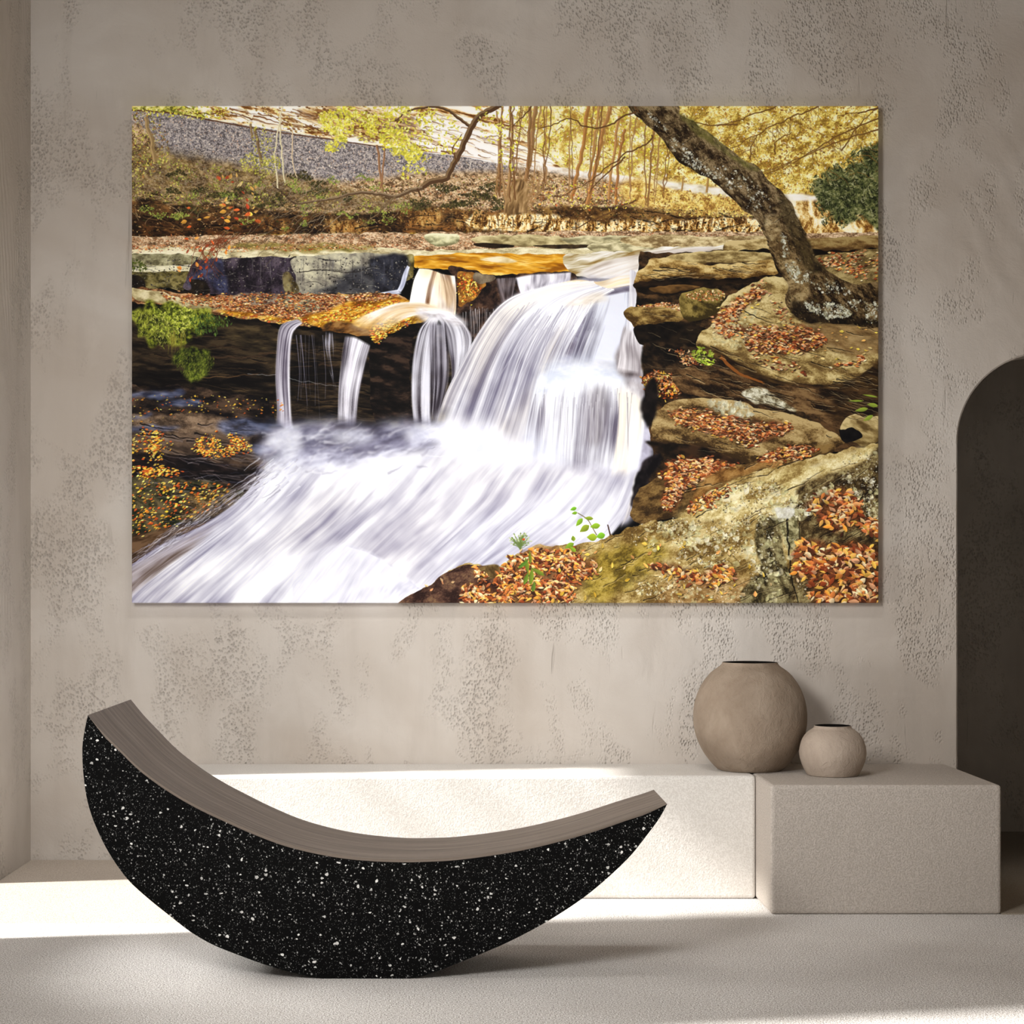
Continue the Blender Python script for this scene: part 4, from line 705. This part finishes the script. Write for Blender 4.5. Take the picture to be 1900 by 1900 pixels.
# ---- materials
class M:
    def __init__(s, name):
        s.m = bpy.data.materials.new(name); s.m.use_nodes = True; s.t = s.m.node_tree; s.t.nodes.clear()
        s.out = s.n('ShaderNodeOutputMaterial'); s.b = s.n('ShaderNodeBsdfPrincipled'); s.t.links.new(s.b.outputs[0], s.out.inputs[0])
    def n(s, t, **k):
        x = s.t.nodes.new(t)
        for a, v in k.items():
            if hasattr(x, a): setattr(x, a, v)
        return x
    def l(s, a, b): s.t.links.new(a, b)
    def geo(s, kind='Object'):
        return s.n('ShaderNodeTexCoord').outputs[kind]
    def mapping(s, scale=(1, 1, 1), rot=(0, 0, 0), loc=(0, 0, 0), src=None):
        x = s.n('ShaderNodeMapping'); x.inputs['Scale'].default_value = scale; x.inputs['Rotation'].default_value = rot; x.inputs['Location'].default_value = loc
        s.l(src or s.geo(), x.inputs['Vector']); return x.outputs[0]
    def noise(s, scale, det=4, rough=.55, vec=None, dist=0):
        x = s.n('ShaderNodeTexNoise'); x.inputs['Scale'].default_value = scale; x.inputs['Detail'].default_value = det; x.inputs['Roughness'].default_value = rough; x.inputs['Distortion'].default_value = dist
        s.l(vec if vec is not None else s.geo(), x.inputs['Vector']); return x.outputs[0]
    def vor(s, scale, vec=None, feature='F1', out='Distance', rnd=1):
        x = s.n('ShaderNodeTexVoronoi'); x.feature = feature; x.inputs['Scale'].default_value = scale; x.inputs['Randomness'].default_value = rnd
        s.l(vec if vec is not None else s.geo(), x.inputs['Vector']); return x.outputs[out]
    def rng(s, v, a, b, c=0, d=1):
        x = s.n('ShaderNodeMapRange'); x.clamp = True
        for i, q in enumerate((a, b, c, d)): x.inputs[i+1].default_value = q
        s.l(v, x.inputs[0]); return x.outputs[0]
    def math(s, op, a, b=None):
        x = s.n('ShaderNodeMath'); x.operation = op
        for i, q in enumerate((a, b)):
            if q is None: continue
            if isinstance(q, (int, float)): x.inputs[i].default_value = q
            else: s.l(q, x.inputs[i])
        return x.outputs[0]
    def mix(s, f, a, b, mode='MIX'):
        x = s.n('ShaderNodeMix'); x.data_type = 'RGBA'; x.blend_type = mode
        def put(q, i):
            if isinstance(q, (int, float)): x.inputs[i].default_value = q
            elif isinstance(q, (tuple, list)): x.inputs[i].default_value = (*q, 1)
            else: s.l(q, x.inputs[i])
        put(f, 0); put(a, 6); put(b, 7); return x.outputs[2]
    def bump(s, h, strength, dist, normal=None):
        x = s.n('ShaderNodeBump'); x.inputs['Strength'].default_value = strength; x.inputs['Distance'].default_value = dist
        s.l(h, x.inputs['Height'])
        if normal is not None: s.l(normal, x.inputs['Normal'])
        return x.outputs[0]
    def fin(s, color=None, rough=.9, normal=None, spec=.2):
        if color is not None:
            if isinstance(color, (tuple, list)): s.b.inputs['Base Color'].default_value = (*color, 1)
            else: s.l(color, s.b.inputs['Base Color'])
        if isinstance(rough, (int, float)): s.b.inputs['Roughness'].default_value = rough
        else: s.l(rough, s.b.inputs['Roughness'])
        if normal is not None: s.l(normal, s.b.inputs['Normal'])
        s.b.inputs['Specular IOR Level'].default_value = spec
        return s.m
def lin(*c): return tuple((v/255/12.92 if v/255 <= .04045 else ((v/255+.055)/1.055)**2.4) for v in c)

def plaster(name, a, b, stip=1.0, seed=0.0, dark=False):
    m = M(name)
    P = m.mapping(loc=(seed, seed*.7, seed*1.3))
    big = m.noise(1.3, 4, .6, P, .6); mid = m.noise(5, 5, .6, P, .8); streak = m.noise(2.2, 5, .6, m.mapping(scale=(3.2, 3.2, .6), loc=(seed, 0, 0)), .4)
    c = m.mix(m.rng(big, .35, .68), a, b)
    c = m.mix(m.math('MULTIPLY', m.rng(streak, .5, .75), .28), c, tuple(x*.78 for x in a))
    c = m.mix(m.math('MULTIPLY', m.rng(mid, .55, .8), .22), c, tuple(min(1, x*1.18) for x in b))
    # stippled patches: small pits where the trowel skipped
    patch = m.math('MULTIPLY', m.rng(m.noise(2.6, 3, .65, m.mapping(scale=(1.5, 1.5, .8), loc=(3+seed, 1, 5)), .3), .475, .62), 1.0)
    pitn = m.vor(115, m.mapping(scale=(1, 1, .72), rot=(0, .5, 0), src=None)); pits = m.rng(pitn, .10, .55, 1, 0)
    gate = m.rng(m.noise(40, 2, .5, P), .36, .50)
    pit = m.math('MULTIPLY', m.math('MULTIPLY', pits, gate), patch)
    # trowel arcs
    arc = m.n('ShaderNodeTexWave'); arc.wave_type = 'RINGS'; arc.rings_direction = 'SPHERICAL'
    arc.inputs['Scale'].default_value = 9; arc.inputs['Distortion'].default_value = 5; arc.inputs['Detail'].default_value = 3; arc.inputs['Detail Scale'].default_value = .7
    m.l(m.mapping(loc=(.3+seed, 0, -.9)), arc.inputs['Vector'])
    am = m.rng(m.noise(1.7, 2, .5, m.mapping(loc=(9+seed, 4, 2))), .54, .66)
    arcs = m.math('MULTIPLY', arc.outputs[1], am)
    scr = m.math('MULTIPLY', m.rng(m.noise(9, 3, .5, m.mapping(scale=(3.5, 1, .25), rot=(0, .25, 0), loc=(seed, 2, 1)), .5),   .69, .73), m.rng(m.noise(1.5, 2, .5, m.mapping(loc=(1, 7+seed, 3))), .5, .6))
    h = m.math('ADD', m.math('MULTIPLY', mid, .9), m.math('MULTIPLY', arcs, .35))
    h = m.math('ADD', h, m.math('MULTIPLY', m.noise(160, 3, .6, P), .10))
    h = m.math('SUBTRACT', h, m.math('MULTIPLY', pit, 1.3*stip)); h = m.math('SUBTRACT', h, m.math('MULTIPLY', scr, .5))
    c = m.mix(m.math('MULTIPLY', pit, .26*stip), c, tuple(x*.45 for x in a))
    c = m.mix(m.math('MULTIPLY', scr, .2), c, tuple(x*.5 for x in a))
    return m.fin(c, .92, m.bump(h, .55, .012), .15)

def finegrain(name, a, b, scale=420, bs=.5, dots=None, dd=.25):
    m = M(name); g = m.noise(scale, 2, .6); g2 = m.noise(scale*.3, 2, .6); big = m.noise(2.5, 3, .5)
    c = m.mix(m.rng(g, .42, .58), a, b); c = m.mix(m.math('MULTIPLY', m.rng(big, .4, .7), .25), c, tuple(x*.85 for x in a))
    if dots is not None:
        v = m.vor(scale*.42); k = m.rng(v, .12, .26, 1, 0); gt = m.rng(m.noise(scale*.21, 1), .52, .6)
        c = m.mix(m.math('MULTIPLY', m.math('MULTIPLY', k, gt), dd*2.6), c, dots)
    h = m.math('ADD', g, m.math('MULTIPLY', g2, .7))
    return m.fin(c, .88, m.bump(h, bs, .003), .2)

MAT = {}
MAT['wall'] = plaster('wall_plaster', (.500, .440, .382), (.628, .582, .532))
MAT['wall2'] = plaster('side_wall_plaster', (.64, .595, .545), (.74, .70, .655), 1.3, 4.0)
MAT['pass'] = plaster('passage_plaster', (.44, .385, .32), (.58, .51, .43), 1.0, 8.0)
MAT['floor'] = finegrain('floor_terrazzo', lin(176, 168, 161), lin(252, 249, 245), 230, 1.0, lin(84, 72, 62))
MAT['step'] = finegrain('step_terrazzo', lin(182, 169, 155), lin(214, 204, 192), 300, .6, lin(104, 84, 66))
MAT['dfloor'] = finegrain('passage_and_shade_floor', lin(138, 128, 114), lin(168, 157, 142), 300, .5, lin(60, 46, 36))  # passage floor, also the dark tone of the slab painted as shade
MAT['bench'] = finegrain('bench_render', lin(214, 209, 202), lin(230, 226, 220), 210, .55)
MAT['block'] = finegrain('block_render', lin(176, 167, 157), lin(196, 187, 178), 190, .8)
MAT['ceil'] = finegrain('ceiling_paint', lin(150, 138, 124), lin(160, 148, 134), 60, .2)

def black_terrazzo():
    m = M('black_terrazzo')
    P = m.mapping(rot=(0, .4, 0)); W = m.noise(60, 2, .6, P)
    def layer(scale, thr, soft, keep, seed, st=(1, 1, 1)):
        v = m.n('ShaderNodeTexVoronoi'); v.inputs['Scale'].default_value = scale
        wv = m.n('ShaderNodeVectorMath'); wv.operation = 'ADD'
        mp = m.mapping(scale=st, loc=(seed, seed, seed), rot=(0, seed, 0)); m.l(mp, wv.inputs[0])
        nn = m.n('ShaderNodeTexNoise'); nn.inputs['Scale'].default_value = scale*1.2; m.l(mp, nn.inputs['Vector'])
        sc = m.n('ShaderNodeVectorMath'); sc.operation = 'SCALE'; sc.inputs['Scale'].default_value = .9/scale; m.l(nn.outputs[1], sc.inputs[0]); m.l(sc.outputs[0], wv.inputs[1])
        m.l(wv.outputs[0], v.inputs['Vector'])
        sep = m.n('ShaderNodeSeparateColor'); m.l(v.outputs['Color'], sep.inputs[0])
        k = m.rng(sep.outputs[0], keep, 1, 0, 1)           # only some cells hold a chip, of varied size
        r = m.math('MULTIPLY', k, thr)
        d = m.math('SUBTRACT', r, v.outputs['Distance'])
        return m.rng(d, 0, soft, 0, 1)
    clus = m.rng(m.noise(7, 3, .6, P), .30, .62, .25, 1)
    a = layer(66, .34, .04, .66, 1.3, (1, 1, 1.2)); b = layer(140, .42, .06, .58, 4.1, (1.2, 1, 1)); c = layer(290, .42, .08, .30, 7.7)
    col = m.mix(m.math('MULTIPLY', m.math('MULTIPLY', c, clus), .30), (.0030, .0030, .0030), (.5, .5, .49))
    col = m.mix(m.math('MULTIPLY', m.math('MULTIPLY', b, clus), .6), col, (.62, .61, .59))
    col = m.mix(m.math('MULTIPLY', a, m.rng(m.noise(20, 2, .5), .3, .6, .35, 1)), col, (.80, .79, .76))
    return m.fin(col, .7, m.bump(m.math('ADD', m.noise(300, 2), a), .2, .001), .05)
MAT['terr'] = black_terrazzo()

def wood():
    m = M('grey_wood'); uv = m.geo('UV')
    g = m.noise(1, 6, .65, m.mapping(scale=(1.6, 38, 1), src=uv), .3); g2 = m.noise(1, 4, .6, m.mapping(scale=(5, 150, 1), src=uv)); g3 = m.noise(1, 2, .5, m.mapping(scale=(60, 190, 1), src=uv))
    c = m.mix(m.rng(g, .3, .7), lin(66, 54, 46), lin(142, 130, 119)); c = m.mix(m.math('MULTIPLY', m.rng(g2, .42, .62), .6), c, lin(84, 68, 56)); c = m.mix(m.math('MULTIPLY', g3, .25), c, lin(170, 158, 144))
    return m.fin(c, .6, m.bump(m.math('ADD', g2, g3), .25, .0015), .3)
MAT['wood'] = wood()

def clay(name, a, b, rot):
    m = M(name); P = m.mapping(scale=(1, 1, .7), rot=rot)
    n1 = m.noise(9, 4, .6, P, .5); n2 = m.noise(42, 4, .65, P, .6); n3 = m.noise(260, 2, .6)
    c = m.mix(m.rng(n1, .3, .7), a, b); c = m.mix(m.math('MULTIPLY', m.rng(n2, .5, .75), .25), c, tuple(x*.75 for x in a))
    h = m.math('ADD', m.math('MULTIPLY', n2, 1), m.math('MULTIPLY', n3, .25))
    return m.fin(c, .85, m.bump(h, .7, .008), .2)
MAT['clay1'] = clay('brown_clay', lin(138, 121, 104), lin(162, 146, 129), (0, .7, .3))
MAT['clay2'] = clay('taupe_clay', lin(166, 150, 135), lin(184, 169, 154), (0, .5, 1.3))
MAT['hole'] = M('mouth_shade').fin(lin(14, 11, 9), .8, None, .1)  # near-black colour paints the shade inside the vase mouths
MAT['metal'] = M('dark_window_frame').fin((.10, .09, .08), .5)

# ---- mesh helpers
def link(name, bm, mat, parent=None, smooth=False):
    me = bpy.data.meshes.new(name); bmesh.ops.recalc_face_normals(bm, faces=bm.faces); bm.to_mesh(me); bm.free()
    if smooth:
        for p in me.polygons: p.use_smooth = True
    o = bpy.data.objects.new(name, me); COL.objects.link(o); me.materials.append(mat)
    if parent: o.parent = parent
    return o
def box(bm, x0, x1, y0, y1, z0, z1):
    v = [bm.verts.new((x, y, z)) for x in (x0, x1) for y in (y0, y1) for z in (z0, z1)]
    for f in ((0, 1, 3, 2), (4, 6, 7, 5), (0, 4, 5, 1), (2, 3, 7, 6), (0, 2, 6, 4), (1, 5, 7, 3)): bm.faces.new([v[i] for i in f])
    return v
def struct(o): o['kind'] = 'structure'; return o
def tag(o, label, cat, group=None):
    o['label'] = label; o['category'] = cat
    if group: o['group'] = group
    return o
def bevel(bm, w, seg=3):
    bmesh.ops.recalc_face_normals(bm, faces=bm.faces)
    bmesh.ops.bevel(bm, geom=list(bm.edges), offset=w, segments=seg, affect='EDGES', profile=.5)

ZC = 3.6
# floor, ceiling
bm = bmesh.new(); box(bm, XL-.2, 3.6, -1.5, YW, -.12, 0); struct(link('floor', bm, MAT['floor']))
bm = bmesh.new(); box(bm, XL-.2, 3.6, -1.5, YW+.2, ZC, ZC+.12); struct(link('ceiling', bm, MAT['ceil']))
# back wall with arched opening
AX0 = (1777-VX)/557*HC; AR = 165/557*HC; AXC = AX0+AR; AZ = HC-(820-VY)/557*HC; AX1 = AX0+2*AR
def arch(r, y, n=40):
    pts = [(AXC-r, y, 0)]
    for i in range(n+1):
        a = math.pi-math.pi*i/n; pts.append((AXC+r*math.cos(a), y, AZ+r*math.sin(a)))
    pts.append((AXC+r, y, 0)); return pts
bm = bmesh.new(); T = .16; CH = .006
fr = [bm.verts.new(p) for p in arch(AR+CH, YW)]; ch = [bm.verts.new(p) for p in arch(AR, YW+CH)]; bk = [bm.verts.new(p) for p in arch(AR, YW+T)]
for a, b in ((fr, ch), (ch, bk)):
    for i in range(len(a)-1): bm.faces.new((a[i], a[i+1], b[i+1], b[i]))
def wallface(ring, y):
    top = [bm.verts.new((v.co.x, y, ZC)) for v in ring]
    for i in range(1, len(ring)-2): bm.faces.new((ring[i], ring[i+1], top[i+1], top[i]))
    X0, X1 = XL-.2, 3.6
    l0, l1 = bm.verts.new((X0, y, 0)), bm.verts.new((X0, y, ZC)); lm = bm.verts.new((X0, y, ring[1].co.z))
    bm.faces.new((l0, ring[0], ring[1], lm)); bm.faces.new((lm, ring[1], top[1], l1))
    r0, r1 = bm.verts.new((X1, y, 0)), bm.verts.new((X1, y, ZC)); rm = bm.verts.new((X1, y, ring[-2].co.z))
    bm.faces.new((r0, ring[-1], ring[-2], rm)); bm.faces.new((rm, ring[-2], top[-2], r1))
wallface(fr, YW); wallface(bk, YW+T)
wb = struct(link('wall_back', bm, MAT['wall']))
# the passage seen through the arch
YP = dep(468)
bm = bmesh.new(); box(bm, AX0-.6, 3.9, YP, YP+.1, -.02, 2.9); struct(link('wall_passage', bm, MAT['pass']))
bm = bmesh.new(); box(bm, AX0-.7, AX0-.6, YW+T, YP+.1, -.02, 2.9); struct(link('wall_passage_left', bm, MAT['pass']))
bm = bmesh.new(); box(bm, 3.9, 4.0, YW+T, YP+.1, -.02, 2.9); struct(link('wall_passage_right', bm, MAT['pass']))
bm = bmesh.new(); box(bm, AX0-.7, 4.0, YW+T, YP+.1, 2.9, 3.0); struct(link('ceiling_passage', bm, MAT['ceil']))
bm = bmesh.new(); box(bm, AX0-.7, 4.0, YW, YP, -.12, 0.0); struct(link('floor_passage', bm, MAT['dfloor']))
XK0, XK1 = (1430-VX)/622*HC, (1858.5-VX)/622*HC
bm = bmesh.new(); box(bm, XK1, 3.45, YK, YW+T, 0, .004); struct(link('floor_shade_slab', bm, MAT['dfloor']))  # dark slab laid on the floor as painted shade right of the block
# left wall with tall opening nearer than the frame
WY0, WY1, WZ0, WZ1 = 5.388, 6.01, .02, 2.30
bm = bmesh.new()
box(bm, XL-.2, XL, WY1, YW, 0, ZC); box(bm, XL-.2, XL, -1.5, 2.9, 0, ZC); box(bm, XL-.2, XL, 4.0, WY0, 0, ZC); box(bm, XL-.2, XL, 2.9, 4.0, 3.1, ZC); box(bm, XL-.2, XL, 2.9, 4.0, 0, .02); box(bm, XL-.2, XL, WY0, WY1, WZ1, ZC); box(bm, XL-.2, XL, WY0, WY1, 0, WZ0)
struct(link('wall_left', bm, MAT['wall2']))
bm = bmesh.new()
for z in (2.03, 1.78, 1.50, .95): box(bm, XL-.12, XL-.10, WY0, WY1, z-.009, z+.009)
struct(link('window_1', bm, MAT['metal']))
bm = bmesh.new(); box(bm, 3.45, 3.6, -1.5, YW, 0, ZC); struct(link('wall_right', bm, MAT['pass']))
# low step along the foot of the wall, left
ZST = .066*HC; XBL = (335-VX)/593*HC; ZT = HC*(1-382/622)
bm = bmesh.new(); vs_ = box(bm, XL, XBL, YS, YW-.002, 0, ZST)
for v in vs_:
    if abs(v.co.y-YS) < 1e-6 and v.co.z < .01: v.co.y = dep(638); v.co.x += .11 if v.co.x > -1.5 else 0
bevel(bm, .003, 2); struct(link('trim_2', bm, MAT['step']))

# ---- built-in bench and block
XB1 = XK0
bm = bmesh.new(); box(bm, XBL, XB1-.001, YB, YW-.003, 0, ZT); bevel(bm, .012, 3)
tag(link('low_bench', bm, MAT['bench']), 'long low off-white rendered bench along the wall behind the curved black seat', 'bench')
bm = bmesh.new(); box(bm, XK0, XK1, YK, YW-.003, 0, ZT+.0006); bevel(bm, .012, 3)
tag(link('plinth_block', bm, MAT['block']), 'taupe rendered box block under the two round vases, nearest the arch', 'plinth')

# ---- curved seat
outer = [(163,1327),(157,1355),(153,1382),(153,1406),(154,1429),(160,1476),(171,1516),(189,1558),(210,1595),(239,1634),(276,1668),(316,1700),(352,1728),(393,1752),(437,1770),(495,1791),(553,1807),(600,1815.5),(640,1816),(700,1816),(760,1815.5),(800,1806),(842,1790),(897,1768),(945,1747),(1008,1714),(1071,1674),(1118,1637),(1166,1592),(1197,1554),(1223,1519),(1238,1492)]
inner = [(163,1327),(192,1360),(224,1391),(263,1428),(316,1466),(368,1496),(421,1521),(466,1541),(524,1563),(582,1578),(640,1588),(697,1593),(750,1594.5),(784,1594),(842,1591),(913,1582),(976,1571),(1039,1556),(1103,1537.5),(1166,1516),(1213,1501),(1238,1492)]
def cr(pts, sub=6):
    out = []; n = len(pts)
    for i in range(n-1):
        a, b, c, d = pts[max(i-1, 0)], pts[i], pts[i+1], pts[min(i+2, n-1)]
        for k in range(sub):
            t = k/sub; out.append(tuple(.5*(2*b[j]+(c[j]-a[j])*t+(2*a[j]-5*b[j]+4*c[j]-d[j])*t*t+(3*b[j]-a[j]-3*c[j]+d[j])*t**3) for j in (0, 1)))
    out.append(pts[-1]); return out
def rsm(pts, n):
    L = [0]
    for a, b in zip(pts, pts[1:]): L.append(L[-1]+math.hypot(b[0]-a[0], b[1]-a[1]))
    out = []; j = 0
    for i in range(n):
        s = L[-1]*i/(n-1)
        while j < len(L)-2 and L[j+1] < s: j += 1
        t = (s-L[j])/max(L[j+1]-L[j], 1e-9); out.append((pts[j][0]*(1-t)+pts[j+1][0]*t, pts[j][1]*(1-t)+pts[j+1][1]*t))
    return out
NN = 120
O2 = rsm(cr(outer), NN); I2 = rsm(cr(inner), NN)
def P3(p): q = wpt(p[0], p[1], 741); q.z = max(q.z, 0.0005); return q
def back(q):      # far face: seat is a little deeper at its tall end
    px = VX+q.x*741/HC
    t = (px-163)/(1238-163)
    r = .884+(.924-.884)*min(t/.55, 1) if t < .55 else .924+(.936-.924)*(t-.55)/.45
    return Vector((q.x, YC/r, q.z))
def down(q, k):    # seat panel thickness, tapering to nothing at the tips
    return Vector((q.x, q.y, q.z-k))
th = lambda i: .008*min(1, i/5, (NN-1-i)/5)
root = bpy.data.objects.new('curved_seat', None); COL.objects.link(root); cx = P3((690, 1816))
root.location = (cx.x, YC+.2, 0)
tag(root, 'large crescent-shaped rocking seat, speckled black side and grey wooden top, on the floor', 'seat')
def loc(v): return v-Vector(root.location)
bm = bmesh.new()
IF = [down(P3(p), th(i)) for i, p in enumerate(I2)]; OF = [P3(p) for p in O2]
vi = [bm.verts.new(loc(q)) for q in IF]; vo = [vi[0]]+[bm.verts.new(loc(q)) for q in OF[1:-1]]+[vi[-1]]
wi = [bm.verts.new(loc(back(q))) for q in IF]; wo = [wi[0]]+[bm.verts.new(loc(back(q))) for q in OF[1:-1]]+[wi[-1]]
for i in range(NN-1):
    for a, b, fl in ((vi, vo, 0), (wi, wo, 1)):
        f = [a[i], a[i+1], b[i+1], b[i]]; f = [v for j, v in enumerate(f) if v not in f[:j]]
        if len(f) > 2: bm.faces.new(f)
    bm.faces.new((vo[i], vo[i+1], wo[i+1], wo[i])); bm.faces.new((vi[i], vi[i+1], wi[i+1], wi[i]))
body = link('body', bm, MAT['terr'], root); body['label'] = 'black terrazzo side with white chips'
bm = bmesh.new(); uvl = bm.loops.layers.uv.new('UVMap')
rows = []
for i, p in enumerate(I2):
    t = P3(p); e = .0008
    b_ = back(t); rows.append([bm.verts.new(loc(Vector(v))) for v in (t, b_, (b_.x, b_.y, b_.z-th(i)-e), (t.x, t.y, t.z-th(i)-e))])
acc = 0
for i in range(NN-1):
    dl = (rows[i+1][0].co-rows[i][0].co).length
    for j in range(4):
        f = bm.faces.new((rows[i][j], rows[i+1][j], rows[i+1][(j+1) % 4], rows[i][(j+1) % 4]))
        for lp, (u, v) in zip(f.loops, ((acc, j*.5), (acc+dl, j*.5), (acc+dl, j*.5+.5), (acc, j*.5+.5))): lp[uvl].uv = (u, v)
    acc += dl
bm.faces.new(rows[0]); bm.faces.new(rows[-1][::-1])
seat = link('seat_top', bm, MAT['wood'], root); seat['label'] = 'grey-brown wooden curved top'
# ---- vases
def vase(name, label, px, F, prof, mat, py_ref, mouth_tilt=0):
    u = HC/F; c = Vector(((px-VX)*u, dep(F), ZT+.0008))
    r = bpy.data.objects.new(name, None); COL.objects.link(r); r.location = c
    tag(r, label, 'vase')
    base = py_ref
    pts = cr([(a*u, (base-b)*u) for a, b in prof], 8)
    pts = [(max(a, 0), max(b, 0)) for a, b in pts]
    wall = .008
    ring = [(0, 0)]+pts
    top = pts[-1]
    inner = [(top[0]-wall*.5, top[1]-.001)]+[(max(a-wall, .002), max(b-.002, wall)) for a, b in pts[::-1][3:] if b > wall] + [(0, wall)]
    def spin(profile, nm, m, par, lab=None):
        bm = bmesh.new(); n = 96; prev = None
        rngs = []
        for a, b in profile:
            if a < 1e-6: rngs.append([bm.verts.new((0, 0, b))])
            else: rngs.append([bm.verts.new((a*math.cos(2*math.pi*k/n), a*math.sin(2*math.pi*k/n), b)) for k in range(n)])
        for A, B in zip(rngs, rngs[1:]):
            for k in range(n):
                k2 = (k+1) % n
                if len(A) == 1: bm.faces.new((A[0], B[k], B[k2]))
                elif len(B) == 1: bm.faces.new((A[k], A[k2], B[0]))
                else: bm.faces.new((A[k], A[k2], B[k2], B[k]))
        return link(nm, bm, m, par, True)
    spin(ring+[(top[0]-wall*.25, top[1]+.0012)], 'body', mat, r)
    o = spin([(top[0]-wall*.25, top[1]+.0012)]+inner, 'mouth', MAT['hole'], r); o['label'] = 'dark open mouth'
    return r
vase('round_vase', 'large round brown clay vase with a wide dark mouth, left of the smaller one', 1391.5, 575.7,
     [(54,1428),(60,1426),(74,1412),(90,1388),(101,1360),(104.5,1330),(101,1300),(90,1272),(73,1249),(56,1236),(51.5,1231),(51,1229)], MAT['clay1'], 1428)
vase('round_vase.001', 'small squat round taupe clay vase, right of the large one on the block', 1545, 592,
     [(43,1438),(47,1436),(54,1424),(60,1406),(61,1391),(56,1372),(47,1359),(36,1351),(34,1348),(34,1346.5)], MAT['clay2'], 1438)

# ---- canvas print
def canvas():
    F = 561; a = wpt(244.5, 196.5, F); b = wpt(1630, 1118.8, F)
    bm = bmesh.new(); box(bm, a.x, b.x, a.y, YW-.001, b.z, a.z); bevel(bm, .003, 3)
    uvl = bm.loops.layers.uv.new('UVMap')
    for f in bm.faces:
        for lp in f.loops: lp[uvl].uv = ((lp.vert.co.x-a.x)/(b.x-a.x), (lp.vert.co.z-b.z)/(a.z-b.z))
    ims = bpy.data.images.new('waterfall_print', PW, PH, alpha=False)
    ims.colorspace_settings.name = 'sRGB'
    buf = np.ones((PH, PW, 4), np.float32); buf[..., :3] = np.clip(IMG[::-1], 0, 1)
    ims.pixels.foreach_set(buf.ravel()); ims.update(); ims.pack()
    m = M('printed_canvas')
    t = m.n('ShaderNodeTexImage'); t.image = ims; t.extension = 'EXTEND'; t.interpolation = 'Cubic'; m.l(m.geo('UV'), t.inputs[0])
    wv = m.n('ShaderNodeTexWave'); wv.inputs['Scale'].default_value = 160; wv.bands_direction = 'Z'; m.l(m.geo(), wv.inputs[0])
    wv2 = m.n('ShaderNodeTexWave'); wv2.inputs['Scale'].default_value = 160; wv2.bands_direction = 'X'; m.l(m.geo(), wv2.inputs[0])
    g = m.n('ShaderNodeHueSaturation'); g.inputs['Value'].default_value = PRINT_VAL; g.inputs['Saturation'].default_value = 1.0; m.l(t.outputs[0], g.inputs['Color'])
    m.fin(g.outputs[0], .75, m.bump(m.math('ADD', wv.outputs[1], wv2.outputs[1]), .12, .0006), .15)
    m.l(g.outputs[0], m.b.inputs['Emission Color']); m.b.inputs['Emission Strength'].default_value = PRINT_GLOW  # added glow, lifts the print above the light that falls on it
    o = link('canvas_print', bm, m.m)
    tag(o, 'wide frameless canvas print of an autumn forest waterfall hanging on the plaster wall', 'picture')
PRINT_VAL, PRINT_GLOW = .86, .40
canvas()

# ---- light
def world():
    w = bpy.data.worlds.new('world'); S.world = w; w.use_nodes = True
    b = w.node_tree.nodes['Background']; b.inputs[0].default_value = (1.0, .97, .94, 1); b.inputs[1].default_value = W_STR
def sun():
    l = bpy.data.lights.new('sun', 'SUN'); l.energy = SUN_STR; l.angle = math.radians(3.0); l.color = (1, .975, .94)
    o = bpy.data.objects.new('sun', l); COL.objects.link(o); o.location = (-6, 4.6, 5.5)
    o.rotation_euler = Vector((1, .173, -.82)).normalized().to_track_quat('-Z', 'Y').to_euler()
def area_light(name, loc, target, size, sy, power, color):
    l = bpy.data.lights.new(name, 'AREA'); l.shape = 'RECTANGLE'; l.size = size; l.size_y = sy; l.energy = power; l.color = color
    o = bpy.data.objects.new(name, l); COL.objects.link(o); o.location = loc
    o.rotation_euler = (Vector(target)-Vector(loc)).to_track_quat('-Z', 'Y').to_euler()
    return l
W_STR, SUN_STR = .42, 9.2
world(); sun()
area_light('side_fill_light', (XL+.04, 5.05, .85), (2.6, 5.2, .25), .3, .5, 13, (1, .985, .965)).spread = math.radians(110)  # added unseen light before solid wall, throws the seat's shadow to the right
area_light('room_fill_light', (-1.35, 2.3, 2.25), (.35, 6.5, .95), .9, 1.0, 46, (1, .985, .968)).spread = math.radians(100)  # added unseen fill from the left, brightens the wall and models the vases
area_light('overhead_fill_light', (.1, 4.6, 3.35), (.1, 6.5, .45), 1.2, .25, 6.5, (1, .985, .965)).spread = math.radians(85)  # added unseen light overhead, lengthens the shadow below the canvas
S.view_settings.view_transform = 'Standard'
S.view_settings.look = 'None'
S.view_settings.exposure = 0
S.view_settings.gamma = 1
